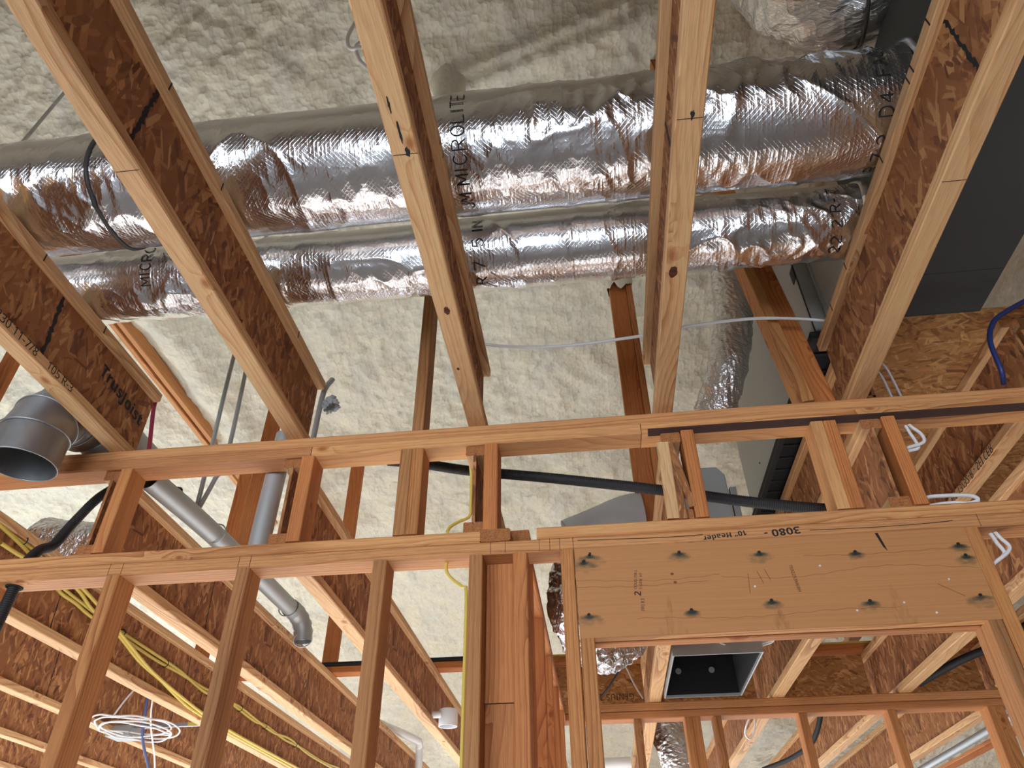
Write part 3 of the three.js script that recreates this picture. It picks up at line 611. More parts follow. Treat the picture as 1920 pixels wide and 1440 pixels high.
// thin single-stroke capitals in a unit box, densified so that they follow the curve
const arc = (cx, cy, rx, ry, a, b) => Array.from({ length: 13 }, (_, i) => { const t = ((a + ((b - a) * i) / 12) * Math.PI) / 180; return [cx + rx * Math.cos(t), cy + ry * Math.sin(t)]; });
const STROKES = {
  J: [[[0.9, 1], [0.9, 0.25], ...arc(0.5, 0.25, 0.4, 0.25, 0, -170)]], M: [[[0, 0], [0, 1], [0.5, 0.25], [1, 1], [1, 0]]], I: [[[0.1, 0], [0.1, 1]]], C: [arc(0.5, 0.5, 0.5, 0.5, 45, 315)],
  R: [[[0, 0], [0, 1], [0.5, 1], ...arc(0.5, 0.75, 0.45, 0.25, 90, -90), [0, 0.5]], [[0.45, 0.5], [1, 0]]], O: [arc(0.5, 0.5, 0.5, 0.5, 0, 360)], L: [[[0, 1], [0, 0], [0.85, 0]]], T: [[[0, 1], [1, 1]], [[0.5, 1], [0.5, 0]]],
  E: [[[0.9, 1], [0, 1], [0, 0], [0.9, 0]], [[0, 0.5], [0.7, 0.5]]], N: [[[0, 0], [0, 1], [1, 0], [1, 1]]], D: [[[0, 0], [0, 1], [0.4, 1], ...arc(0.4, 0.5, 0.55, 0.5, 90, -90), [0, 0]]], F: [[[0.9, 1], [0, 1], [0, 0]], [[0, 0.5], [0.7, 0.5]]],
  A: [[[0, 0], [0.5, 1], [1, 0]], [[0.2, 0.4], [0.8, 0.4]]], 7: [[[0, 1], [1, 1], [0.35, 0]]], 5: [[[0.9, 1], [0.1, 1], [0.05, 0.55], ...arc(0.45, 0.32, 0.5, 0.32, 110, -150)]], 2: [[...arc(0.5, 0.7, 0.45, 0.3, 160, -20), [0, 0], [1, 0]]], 4: [[[0.7, 0], [0.7, 1], [0, 0.3], [1, 0.3]]], '-': [[[0.1, 0.45], [0.6, 0.45]]],
};
for (const k of Object.keys(STROKES)) STROKES[k] = STROKES[k].map((l) => l.flatMap((p, i) => (i ? [0.25, 0.5, 0.75, 1].map((t) => [mix(l[i - 1][0], p[0], t), mix(l[i - 1][1], p[1], t)]) : [p])));
// letters bent round a duct: reading direction climbs from angle a0 (degrees), tops towards -x
function ductPrint(t, text, size, x, a0, stretch = 1.2, f = font) {
  const { x0, r, k } = t.userData.duct;
  let pen = 0;
  for (const ch of text) {
    for (const line of STROKES[ch] ?? []) {
      const pos = [], idx = [], N = line.length;
      for (let i = 0; i < N; i++) {
        const [px, py] = line[i], A = line[Math.max(0, i - 1)], B = line[Math.min(N - 1, i + 1)], L = Math.hypot(B[0] - A[0], B[1] - A[1]) || 1, nx = -(B[1] - A[1]) / L, ny = (B[0] - A[0]) / L;
        for (const s of [-1, 1]) {
          const u = pen + px * size * 0.62 * stretch + s * nx * 0.0017, v = py * size + s * ny * 0.0017, ang = (a0 * Math.PI) / 180 + u / r, X = x - v, q = foilRadius(r, X, ang, k) + 0.002;
          pos.push(X - x0, Math.sin(ang) * q, Math.cos(ang) * q);
        }
        if (i) idx.push(2 * i - 2, 2 * i - 1, 2 * i, 2 * i, 2 * i - 1, 2 * i + 1);
      }
      const g = new THREE.BufferGeometry(); g.setAttribute('position', new THREE.Float32BufferAttribute(pos, 3)); g.setIndex(idx); g.computeVertexNormals();
      add(new THREE.Mesh(g, M.ink), 'printed_stroke', t);
    }
    pen += size * stretch * (ch === ' ' ? 0.45 : ch === 'I' || ch === '-' || ch === '.' ? 0.42 : 0.86);
  }
}
function ductBand(t, x, extra, w, mat, name) {
  const { x0, r, k } = t.userData.duct, N = 120, pos = [], idx = [];
  for (let j = 0; j <= N; j++) { const a = (j / N) * Math.PI * 2; for (const [s, e] of [[-0.5, 0], [-0.25, 1], [0.25, 1], [0.5, 0]]) { const q = foilRadius(r, x, a, k) + 0.001 + e * extra, X = x + s * w + 0.006 * Math.sin(3 * a); pos.push(X - x0, Math.sin(a) * q, Math.cos(a) * q); } }
  for (let j = 0; j < N; j++) for (let s = 0; s < 3; s++) { const p = j * 4 + s; idx.push(p, p + 1, p + 4, p + 4, p + 1, p + 5); }
  const g = new THREE.BufferGeometry(); g.setAttribute('position', new THREE.Float32BufferAttribute(pos, 3)); g.setIndex(idx); g.computeVertexNormals();
  add(new THREE.Mesh(g, mat), name, t);
}
const bigDuct = foilDuct('foil_duct', -3.3, 0.975, 1.820, -1.235, 0.172, 0, 'thick foil wrapped duct lying across the joists');
const thinDuct = foilDuct('foil_duct', -3.3, 0.930, 1.765, -1.565, 0.117, 40, 'thinner foil wrapped duct lying beside the thick one');
M.inkBand = new THREE.MeshStandardMaterial({ color: new THREE.Color().setRGB(0.05, 0.045, 0.04), roughness: 0.5, side: THREE.DoubleSide });
ductBand(bigDuct, -1.30, 0.005, 0.014, M.inkBand, 'draw_band');
ductBand(bigDuct, 0.955, 0.010, 0.035, M.foilSoft, 'tape_collar');
ductBand(thinDuct, 0.905, 0.006, 0.030, M.foilSoft, 'tape_collar');
ductPrint(bigDuct, 'JM MICROLITE', 0.036, -0.238, -112); ductPrint(bigDuct, 'R 7 2  D4  FACED', 0.034, 0.868, -118); ductPrint(bigDuct, 'MICROLITE', 0.036, -1.612, -60);
ductPrint(thinDuct, 'R 7  5 IN', 0.034, -0.240, -98); ductPrint(thinDuct, '22 2 R- 7', 0.030, 0.822, -95); ductPrint(thinDuct, 'MICRO', 0.034, -1.312, -50);

// a limp foil sleeve along a curve, gathered into many small pleats
function flexDuct(name, pts, r, mat, label, { pleat = 0.05, rings = 90, group, taper = 1 } = {}) {
  const c = new THREE.CatmullRomCurve3(pts.map((p) => V(...p)), false, 'catmullrom', 0.5), L = c.getLength(), N = Math.round(L / 0.008), na = 90, F = c.computeFrenetFrames(N, false);
  const pos = [], uv = [], idx = [];
  for (let i = 0; i <= N; i++) {
    const t = i / N, p = c.getPointAt(t), s = t * L;
    for (let j = 0; j <= na; j++) {
      const a = (j / na) * Math.PI * 2, ca = Math.cos(a), sa = Math.sin(a);
      const w = 1 + pleat * (0.8 * noise3.noise(s * rings * 0.12, ca * 1.2, sa * 1.2) + (1 - 2 * Math.abs(noise3.noise(s * rings * 0.3 + ca * 2, ca * 3, sa * 3))) * 0.55 + 0.35 * noise3.noise(s * rings * 0.8, ca * 6, sa * 6));
      const q = r * mix(1, taper, t) * w;
      pos.push(p.x + (F.normals[i].x * ca + F.binormals[i].x * sa) * q - pts[0][0], p.y + (F.normals[i].y * ca + F.binormals[i].y * sa) * q - pts[0][1], p.z + (F.normals[i].z * ca + F.binormals[i].z * sa) * q - pts[0][2]);
      uv.push(s / 0.5, (a * r) / 0.5);
    }
  }
  for (let i = 0; i < N; i++) for (let j = 0; j < na; j++) { const p = i * (na + 1) + j, q = p + na + 1; idx.push(p, p + 1, q, q, p + 1, q + 1); }
  const g = new THREE.BufferGeometry(); g.setAttribute('position', new THREE.Float32BufferAttribute(pos, 3)); g.setAttribute('uv', new THREE.Float32BufferAttribute(uv, 2)); g.setIndex(idx); g.computeVertexNormals();
  const m = add(new THREE.Mesh(g, mat), name); m.position.set(pts[0][0], pts[0][1] + EY, pts[0][2]);
  return tag(m, label, 'duct', group);
}
M.foilSoft.side = THREE.DoubleSide;
const topFlex = flexDuct('flex_duct', [[0.86, 3.05, -1.20], [0.83, 2.75, -1.18], [0.83, 2.45, -1.14], [0.93, 2.32, -1.10], [1.13, 2.36, -1.08], [1.45, 2.48, -1.05]], 0.185, M.foilSoft, 'fat wrinkled foil duct above the thick duct, tied with a dark strap', { pleat: 0.09 });
{
  const c = new THREE.CatmullRomCurve3([[0.86, 3.05, -1.20], [0.83, 2.75, -1.18], [0.83, 2.45, -1.14], [0.93, 2.32, -1.10], [1.13, 2.36, -1.08], [1.45, 2.48, -1.05]].map((p) => V(...p)), false, 'catmullrom', 0.5);
  const b = add(new THREE.Mesh(new THREE.TorusGeometry(0.198, 0.006, 8, 60), M.inkBand), 'tie_strap', topFlex), q = c.getPointAt(0.60).sub(V(0.86, 3.05, -1.20));
  b.position.copy(q); b.quaternion.setFromUnitVectors(V(0, 0, 1), c.getTangentAt(0.60));
}
flexDuct('flex_duct', [[0.765, 2.55, -2.42], [0.735, 2.22, -2.46], [0.66, 1.95, -2.50], [0.59, 1.80, -2.62]], 0.080, M.foilSoft, 'foil sleeve hanging beside the air handler', { pleat: 0.12, rings: 160 });
flexDuct('flex_duct', [[0.02, 1.22, -2.62], [-0.03, 1.10, -2.62], [-0.03, 0.98, -2.66], [0.02, 0.93, -2.80], [0.10, 0.99, -2.95], [0.17, 1.10, -3.0]], 0.105, M.foilSoft, 'crumpled foil duct sagging beside the king stud', { pleat: 0.22, rings: 260 });
flexDuct('flex_duct', [[0.48, 1.35, -5.2], [0.46, 1.15, -5.25], [0.50, 0.95, -5.2], [0.52, 0.80, -5.15]], 0.12, M.foilSoft, 'foil duct hanging beyond the partition studs', { pleat: 0.14, rings: 120 });
flexDuct('flex_duct', [[1.80, 1.80, -1.55], [1.62, 1.86, -1.42], [1.50, 2.0, -1.2]], 0.14, M.foilSoft, 'dark crumpled foil duct past the plenum corner', { pleat: 0.16, rings: 120 });
flexDuct('flex_duct', [[-2.62, 1.60, -3.0], [-2.42, 1.52, -2.9], [-2.15, 1.46, -2.85], [-1.95, 1.45, -2.95]], 0.10, M.foilSoft, 'crumpled foil duct above the black corrugated hose', { pleat: 0.14, rings: 120 });
flexDuct('flex_duct', [[1.60, 1.38, -5.0], [1.66, 1.37, -5.15], [1.74, 1.37, -5.3]], 0.08, M.foilSoft, 'foil duct with a black hose beyond the partition', { pleat: 0.14, rings: 120 });
flexDuct('flex_duct', [[-0.06, 1.375, -2.9], [0.08, 1.43, -2.9], [0.20, 1.475, -2.9], [0.262, 1.48, -2.9]], 0.105, M.greyJacket, 'grey jacketed duct end pushed onto the sheet metal box', { pleat: 0.015, rings: 60 });

// ---------------------------------------------------------------- sheet metal: elbow, pipes, plenum, air handler, register
function lathePipe(pts, r, mat, name, parent, n = 40, gores) {
  const c = new THREE.CatmullRomCurve3(pts.map((p) => V(...p)), false, 'catmullrom', 0.5);
  const g = new THREE.TubeGeometry(c, gores ?? 48, r, n, false);
  return add(new THREE.Mesh(gores ? g.toNonIndexed() : g, mat), name, parent);
}
{
  const o = [-1.690, 1.175, -1.715], t = thing('duct_elbow', o, 'open galvanised elbow pointing down beside the joist with printing', 'duct');
  const ring = (y, z, tilt, r, tube = 0.004) => { const m = add(new THREE.Mesh(new THREE.TorusGeometry(r, tube, 8, 56), M.galv), 'bead', t); m.position.set(0, y, z); m.rotation.x = Math.PI / 2 - tilt; };
  const R = 0.100, gore = (p, q, r0, r1, name) => {          // a straight gore between two centres in the y-z plane
    const N = 56, pos = [], idx = [], uv = [];
    for (const [c, r, e] of [[p, r0, 0], [q, r1, 1]]) for (let i = 0; i <= N; i++) { const a = (i / N) * 6.28319; pos.push(Math.cos(a) * r, c[0] + Math.sin(a) * r * Math.sin(c[2]), c[1] + Math.sin(a) * r * Math.cos(c[2])); uv.push(i / N * 2, e * 0.3); }
    for (let i = 0; i < N; i++) idx.push(i, i + N + 1, i + 1, i + 1, i + N + 1, i + N + 2);
    const g = new THREE.BufferGeometry(); g.setAttribute('position', new THREE.Float32BufferAttribute(pos, 3)); g.setAttribute('uv', new THREE.Float32BufferAttribute(uv, 2)); g.setIndex(idx); g.computeVertexNormals();
    add(new THREE.Mesh(g, M.galv), name, t);
  };
  // stations: [y, z, tilt of the cut]; the elbow climbs, then heads back over the plate
  const st = [[0.0, 0, 0], [0.105, 0, 0.0], [0.17, -0.02, 0.42], [0.228, -0.062, 0.85], [0.262, -0.125, 1.25], [0.272, -0.20, 1.5708]];
  st.forEach((s, i) => { if (i) gore(st[i - 1], s, R, R, i === 1 ? 'collar' : 'gore'); });
  ring(0.001, 0, 0, R, 0.0025); ring(0.105, 0, 0, R + 0.002); ring(0.17, -0.02, 0.42, R + 0.001, 0.003); ring(0.228, -0.062, 0.85, R + 0.001, 0.003); ring(0.262, -0.125, 1.25, R + 0.001, 0.003);
}
{
  const t = thing('galvanised_pipe', [-1.66, 1.452, -1.915], 'stub of round duct leading back from the open elbow', 'duct');
  lathePipe([[0, 0, 0], [0.0, -0.004, -0.12], [0.0, -0.006, -0.30]], 0.098, M.galvDull, 'pipe', t, 40);
}
{
  const t = thing('vent_pipe', [-1.50, 1.310, -2.05], 'slim galvanised pipe running back on top of the lower joist', 'pipe');
  lathePipe([[0, 0, 0], [0.03, 0, -0.35], [0.05, 0, -0.8], [0.06, 0, -1.25]], 0.0395, M.galvDull, 'pipe', t, 32);
  for (const z of [-0.44, -1.24]) { const m = add(new THREE.Mesh(new THREE.TorusGeometry(0.041, 0.003, 8, 40), M.galvDull), 'joint_bead', t); m.position.set(0.045, 0, z); }
  const bend = [[0.06, 0, -1.24], [0.068, -0.004, -1.29], [0.085, -0.03, -1.33], [0.10, -0.075, -1.35], [0.105, -0.13, -1.355]];
  lathePipe(bend, 0.043, M.galvDull, 'elbow', t, 32);
  const bc = new THREE.CatmullRomCurve3(bend.map((q) => V(...q)), false, 'catmullrom', 0.5);
  for (let k = 0; k < 6; k++) { const m = add(new THREE.Mesh(new THREE.TorusGeometry(0.0435, 0.0035, 8, 36), M.galvDull), 'elbow_rib', t), u = 0.1 + k * 0.17, q = bc.getPointAt(u); m.position.copy(q); m.lookAt(q.clone().add(bc.getTangentAt(u))); m.position.copy(q); }
}
tag(cable('vent_pipe', [[-1.033, 0.93, -2.037], [-1.032, 1.1, -2.037], [-1.028, 1.30, -2.037], [-1.024, 1.44, -2.037]], 0.0335, M.galvDull, { n: 28, steps: 60 }), 'silver vertical vent pipe beside the sawn joist end', 'pipe');
tag(cable('grey_conduit', [[-0.920, 1.268, -2.036], [-0.920, 1.43, -2.036], [-0.914, 1.62, -2.036], [-0.90, 1.70, -2.06]], 0.010, M.galvDull, { n: 14 }), 'grey conduit rising past the cut joist end', 'conduit');
tag(flexDuct('insulation_tuft', [[-0.893, 1.580, -2.035], [-0.882, 1.568, -2.040], [-0.872, 1.550, -2.040]], 0.022, M.greyJacket, '', { pleat: 0.7, rings: 1500 }), 'scrap of grey insulation tucked behind the cut joist end', 'insulation');
{ // plenum and air handler on the strand board deck
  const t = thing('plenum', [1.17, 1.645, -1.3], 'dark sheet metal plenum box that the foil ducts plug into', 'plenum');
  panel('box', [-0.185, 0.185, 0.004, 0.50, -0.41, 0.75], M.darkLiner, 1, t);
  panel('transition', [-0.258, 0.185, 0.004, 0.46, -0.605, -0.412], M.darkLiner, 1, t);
  panel('transition_skin', [-0.265, -0.259, 0.004, 0.46, -0.665, -0.412], M.greyPaint, 1, t);
  for (const z of [-0.662, -0.414]) panel('seam_flange', [-0.272, -0.264, 0.012, 0.46, z - 0.006, z + 0.006], M.galvDull, 1, t);
  for (const [y, z, r] of [[0.17, 0.065, 0.150], [0.115, -0.265, 0.098]]) { const m = add(new THREE.Mesh(new THREE.CylinderGeometry(r, r, 0.09, 40, 1, true), M.galv), 'collar', t); m.rotation.z = Math.PI / 2; m.position.set(-0.21, y, z); }
}
{
  const t = thing('air_handler', [1.14, 1.70, -2.7], 'grey painted air handler cabinet on a black ribbed pan', 'air handler');
  panel('cabinet', [-0.28, 0.26, 0.0, 0.70, -0.72, 0.705], M.greyPaint, 1, t);
  panel('panel_gap', [-0.2815, -0.279, 0.0, 0.70, 0.694, 0.704], M.black, 1, t);
  panel('corner_pad', [-0.284, -0.262, 0.27, 0.33, 0.66, 0.70], M.black, 1, t);
  const base = panel('drain_pan', [-0.30, 0.28, -0.028, -0.002, -0.75, 0.70], M.blackRough, 1, t);
  for (let k = 0; k < 14; k++) panel('rib', [-0.285, 0.265, -0.034, -0.027, -0.70 + k * 0.10, -0.688 + k * 0.10], M.black, 1, t);
  panel('rim', [-0.30, -0.278, -0.036, -0.026, -0.75, 0.70], M.black, 1, t);
  for (const [y, z] of [[0.12, -0.38], [0.28, -0.30], [0.2, -0.12], [0.34, -0.5]]) { const m = add(new THREE.Mesh(new THREE.CylinderGeometry(0.005, 0.005, 0.003, 10), M.black), 'screw', t); m.rotation.z = Math.PI / 2; m.position.set(-0.281, y, z); }
}
tag(panel('deck_sheet', [0.977, 2.7, 1.6425, 1.660, -4.4, -1.905], M.sheet, 1.0), 'strand board deck under the plenum, seen from below', 'panel');
W('stiffener_block', [1.49, 1.528, 1.375, 1.605, -2.02, -1.965], 'y', M.stud, 'upright stiffener block on the end of the stamped joist', 'block');
{ // folded sheet metal box with clipped corners
  const t = thing('duct_box', [0.485, 1.268, -3.0], 'grey sheet metal box with clipped corners behind the splintered joist end', 'duct');
  const s = new THREE.Shape([[-0.185, 0], [0.185, 0], [0.180, 0.46], [0.150, 0.50], [-0.150, 0.50], [-0.185, 0.465]].map((p) => new THREE.Vector2(...p)));
  const m = add(new THREE.Mesh(new THREE.ExtrudeGeometry(s, { depth: 0.42, bevelEnabled: true, bevelSize: 0.004, bevelThickness: 0.004, bevelSegments: 1 }), M.greyPaint), 'box', t); m.position.z = -0.43;
  panel('end_strip', [0.196, 0.225, 0, 0.40, -0.05, -0.02], M.galvDull, 1, t);
  const c = add(new THREE.Mesh(new THREE.CylinderGeometry(0.098, 0.098, 0.07, 36, 1, true), M.black), 'collar', t); c.rotation.z = Math.PI / 2; c.position.set(-0.215, 0.2, 0.1 - 0.2);
}
{ // register boot, open below
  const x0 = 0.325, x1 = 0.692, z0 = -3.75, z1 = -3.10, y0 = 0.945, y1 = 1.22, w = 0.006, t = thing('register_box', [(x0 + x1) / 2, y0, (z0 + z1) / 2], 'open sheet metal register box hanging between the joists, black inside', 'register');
  const hx = (x1 - x0) / 2, hz = (z1 - z0) / 2, H = y1 - y0;
  panel('side', [-hx, -hx + w, 0, H, -hz, hz], M.galvDull, 1, t); panel('side', [hx - w, hx, 0, H, -hz, hz], M.galvDull, 1, t);
  panel('side', [-hx + w, hx - w, 0, H, -hz, -hz + w], M.galvDull, 1, t); panel('side', [-hx + w, hx - w, 0, H, hz - w, hz], M.galvDull, 1, t);
  panel('top', [-hx, hx, H, H + w, -hz, hz], M.galvDull, 1, t);
  // black glass-fibre duct liner held by washers
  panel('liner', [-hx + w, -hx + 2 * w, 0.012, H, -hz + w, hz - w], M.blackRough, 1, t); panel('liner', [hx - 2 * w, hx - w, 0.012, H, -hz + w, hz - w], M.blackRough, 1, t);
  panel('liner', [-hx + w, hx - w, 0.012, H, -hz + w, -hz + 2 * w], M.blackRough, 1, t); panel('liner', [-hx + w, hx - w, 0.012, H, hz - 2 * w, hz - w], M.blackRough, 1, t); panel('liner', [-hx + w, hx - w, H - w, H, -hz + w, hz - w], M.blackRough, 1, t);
  for (const x of [-0.10, 0.06]) { const m = add(new THREE.Mesh(new THREE.CylinderGeometry(0.014, 0.014, 0.004, 20), M.galvDull), 'washer', t); m.rotation.x = Math.PI / 2; m.position.set(x, 0.12, -hz + 2 * w + 0.003); }
}
// metal hanger straps
const strap = (pts, label) => tag(cable('hanger_strap', pts, 0.009, M.galvDull, { n: 6, steps: 30 }), label, 'strap');
strap([[-2.55, 3.60, -1.80], [-2.24, 2.35, -1.52], [-2.10, 1.975, -1.32]], 'metal strap from the roof to the thick foil duct');
strap([[-1.490, 1.335, -2.37], [-1.500, 1.6, -2.37], [-1.525, 2.2, -2.37], [-1.55, 3.42, -2.37]], 'long metal strap from the roof foam down to the slim pipe');
strap([[-1.488, 1.335, -2.37], [-1.448, 1.49, -2.37], [-1.425, 1.62, -2.37], [-1.46, 2.3, -2.37]], 'second leg of the strap forking above the slim pipe');

// ---------------------------------------------------------------- hoses, cables, plastic
function corrugated(name, pts, r, label) {
  const c = new THREE.CatmullRomCurve3(pts.map((p) => V(...p)), false, 'catmullrom', 0.5), L = c.getLength(), N = Math.round(L / 0.0022), na = 20, F = c.computeFrenetFrames(N, false), pos = [], idx = [];
  for (let i = 0; i <= N; i++) { const p = c.getPointAt(i / N), q = r * (1 + (i % 3 === 0 ? -0.08 : 0.03)); for (let j = 0; j <= na; j++) { const a = (j / na) * 6.28319, n = F.normals[i], b = F.binormals[i]; pos.push(p.x + (n.x * Math.cos(a) + b.x * Math.sin(a)) * q - pts[0][0], p.y + (n.y * Math.cos(a) + b.y * Math.sin(a)) * q - pts[0][1], p.z + (n.z * Math.cos(a) + b.z * Math.sin(a)) * q - pts[0][2]); } }
  for (let i = 0; i < N; i++) for (let j = 0; j < na; j++) { const p = i * (na + 1) + j, q = p + na + 1; idx.push(p, p + 1, q, q, p + 1, q + 1); }
  const g = new THREE.BufferGeometry(); g.setAttribute('position', new THREE.Float32BufferAttribute(pos, 3)); g.setIndex(idx); g.computeVertexNormals();
  const m = add(new THREE.Mesh(g, M.black), name); m.position.set(pts[0][0], pts[0][1] + EY, pts[0][2]);
  return tag(m, label, 'hose');
}
corrugated('corrugated_hose', [[-1.78, 0.2, -1.955], [-1.757, 0.70, -1.955], [-1.75, 0.888, -1.955], [-1.752, 0.965, -1.962], [-1.775, 1.04, -2.02], [-1.800, 1.10, -2.10], [-1.795, 1.20, -2.14], [-1.74, 1.32, -2.16], [-1.68, 1.40, -2.22], [-1.60, 1.46, -2.40]], 0.0165, 'black corrugated hose going down through a hole in the plate');
corrugated('corrugated_hose', [[-0.68, 1.385, -2.16], [-0.535, 1.352, -2.15], [-0.372, 1.313, -2.15], [-0.086, 1.262, -2.15], [0.239, 1.197, -2.15], [0.529, 1.131, -2.15], [0.72, 1.095, -2.15], [0.835, 1.08, -2.15]], 0.0175, 'long black line slanting behind the cripple studs');
{ // the dark hole the hose passes
  const m = add(new THREE.Mesh(new THREE.TorusGeometry(0.021, 0.004, 8, 30), M.blackRough), 'hose_grommet'); m.rotation.x = Math.PI / 2; m.position.set(-1.75, 0.887 + EY, -1.955); tag(m, 'black hole rim around the hose under the plate', 'grommet');
}
const XA = -2.15 + FW / 2 + WT / 2 + 0.006;
const wire = (name, pts, r, mat, label, opt) => tag(cable(name, pts, r, mat, opt), label, 'cable', opt?.group);
const YG = { group: 'yellow cables along the joist' }, yl = 'yellow cable stapled along the strand web of the cable joist';
wire('yellow_cable', [[1.247, -2.128], [1.224, -2.232], [1.222, -2.36], [1.20, -2.476], [1.145, -2.573], [1.138, -2.693], [1.127, -2.796], [1.121, -2.997], [1.12, -3.101], [1.115, -3.374], [1.123, -3.618], [1.124, -3.895], [1.14, -4.1], [1.128, -4.358], [1.118, -4.6], [1.133, -4.776], [1.12, -5.1], [1.132, -5.432], [1.131, -5.913], [1.157, -6.311]].map(([y, z]) => [XA + 0.004, y, z]), 0.0075, M.yellow, yl, YG);
wire('yellow_cable', [[1.235, -2.10], [1.21, -2.3], [1.165, -2.55], [1.150, -2.75], [1.138, -3.0], [1.136, -3.3], [1.132, -3.6], [1.108, -3.895], [1.128, -4.12], [1.142, -4.358], [1.130, -4.6], [1.119, -4.9], [1.142, -5.2], [1.12, -5.6], [1.13, -6.3]].map(([y, z]) => [XA + 0.006, y, z]), 0.0075, M.yellow, yl, YG);
wire('yellow_cable', [[1.162, -2.182], [1.164, -2.3], [1.18, -2.5], [1.176, -2.65], [1.14, -2.776], [1.109, -2.995], [1.058, -3.209], [1.034, -3.422], [0.993, -3.694], [0.983, -3.913], [0.974, -4.226], [0.975, -4.646], [0.975, -5.245], [0.98, -6.2]].map(([y, z]) => [XA + 0.028, y, z]), 0.0075, M.yellow, 'yellow cable dropping from the bundle onto the lower flange', {});
wire('yellow_cable', [[1.195, -2.6], [1.158, -2.806], [1.10, -3.05], [1.045, -3.3], [1.012, -3.6], [0.99, -3.913], [0.982, -4.3], [0.985, -5.2], [0.99, -6.2]].map(([y, z]) => [XA + 0.040, y, z]), 0.0075, M.yellow, 'second yellow cable dropping onto the lower flange', {});
for (const [y, z] of [[1.228, -2.30], [1.135, -3.05], [1.124, -3.46], [1.118, -3.95], [1.135, -4.36], [1.125, -4.75], [1.128, -5.3]]) {
  const m = add(new THREE.Mesh(new THREE.TorusGeometry(0.017, 0.0022, 6, 20), M.black), 'cable_staple'); m.position.set(XA + 0.006, y + EY, z); tag(m, 'black staple clipping the yellow cable bundle to the web', 'staple', 'cable staples');
}
wire('yellow_cable', [[-0.352, 1.25, -2.0], [-0.350, 1.20, -2.02], [-0.350, 1.10, -2.02], [-0.352, 1.065, -2.015], [-0.385, 1.035, -1.99], [-0.408, 1.0, -1.965], [-0.402, 0.962, -1.955], [-0.404, 0.90, -1.955], [-0.405, 0.865, -1.955], [-0.385, 0.835, -1.95], [-0.352, 0.805, -1.94], [-0.339, 0.775, -1.93], [-0.338, 0.5, -1.93], [-0.338, 0.0, -1.93], [-0.338, -1.3, -1.93]], 0.0048, M.yellow, 'yellow cable dropping through the plate and down the stud edge', {});
wire('white_cable', [[-0.33, 1.71, -1.935], [-0.309, 1.702, -1.93], [-0.204, 1.678, -1.93], [-0.016, 1.663, -1.93], [0.245, 1.680, -1.93], [0.414, 1.707, -1.93], [0.617, 1.719, -1.93], [0.741, 1.708, -1.93], [0.877, 1.680, -1.93], [0.93, 1.665, -1.95]], 0.0055, M.white, 'thin white cable strung between the joist ends', { steps: 90 });
wire('white_cable', [[-0.93, 3.68, -1.62], [-0.914, 3.55, -1.6], [-0.932, 3.40, -1.6], [-0.900, 3.27, -1.59], [-0.84, 3.25, -1.58], [-0.82, 3.30, -1.6], [-0.84, 3.35, -1.6], [-0.88, 3.30, -1.6], [-0.845, 3.17, -1.6], [-0.79, 3.08, -1.6], [-0.74, 2.98, -1.6]], 0.009, M.white, 'white cable looping down from the foam', { steps: 90 });
wire('blue_cable', [[1.56, 1.68, -1.85], [1.461, 1.627, -1.85], [1.388, 1.588, -1.85], [1.335, 1.548, -1.85], [1.297, 1.474, -1.85], [1.291, 1.368, -1.86], [1.305, 1.345, -1.90]], 0.008, M.blue, 'blue data cable curling under the deck edge', {});
wire('white_cable', [[1.075, 1.640, -2.11], [1.093, 1.589, -2.1], [1.102, 1.472, -2.1], [1.108, 1.36, -2.1]], 0.0045, M.white, 'white cable dropping behind the plenum joist', {});
wire('white_cable', [[1.050, 1.640, -2.12], [1.066, 1.56, -2.1], [1.072, 1.463, -2.1], [1.080, 1.36, -2.1]], 0.004, M.white, 'second white cable dropping behind the plenum joist', {});
wire('white_cable', [[1.020, 1.275, -1.97], [1.024, 1.255, -1.965], [1.040, 1.225, -1.96], [1.042, 1.200, -1.96], [1.025, 1.188, -1.96], [0.985, 1.180, -1.965], [0.965, 1.18, -2.0]], 0.005, M.white, 'white cable loop under the bark edged plate', {});
wire('white_cable', [[1.012, 1.275, -1.975], [1.014, 1.24, -1.97], [1.022, 1.20, -1.97], [1.02, 1.18, -1.97], [0.99, 1.175, -1.975], [0.965, 1.175, -2.0]], 0.005, M.white, 'inner strand of the white cable loop under the bark edged plate', {});
wire('white_cable', [[0.965, 1.012, -1.985], [1.0, 1.014, -1.965], [1.096, 1.008, -1.96], [1.118, 0.992, -1.96], [1.09, 0.986, -1.965], [1.054, 0.993, -1.97], [0.99, 0.990, -1.975], [0.965, 0.985, -1.99]], 0.0055, M.white, 'white cable loop lying on the wall plate by the last cripple stud', {});
wire('white_cable', [[1.116, 0.90, -1.955], [1.124, 0.87, -1.95], [1.137, 0.845, -1.95], [1.122, 0.825, -1.95], [1.09, 0.806, -1.955], [1.065, 0.79, -1.99]], 0.005, M.white, 'white cable loop poking from the plate past the king stud', {});
wire('white_cable', [[1.108, 0.90, -1.96], [1.112, 0.86, -1.955], [1.120, 0.83, -1.955], [1.10, 0.812, -1.96], [1.068, 0.80, -1.99]], 0.005, M.white, 'inner strand of the cable loop past the king stud', {});
wire('red_cable', [[-1.566, 1.64, -2.03], [-1.562, 1.60, -2.03], [-1.545, 1.52, -2.03], [-1.525, 1.43, -2.03], [-1.515, 1.33, -2.04], [-1.51, 1.27, -2.04]], 0.0075, M.red, 'red cable dropping from the printed joist end', {});
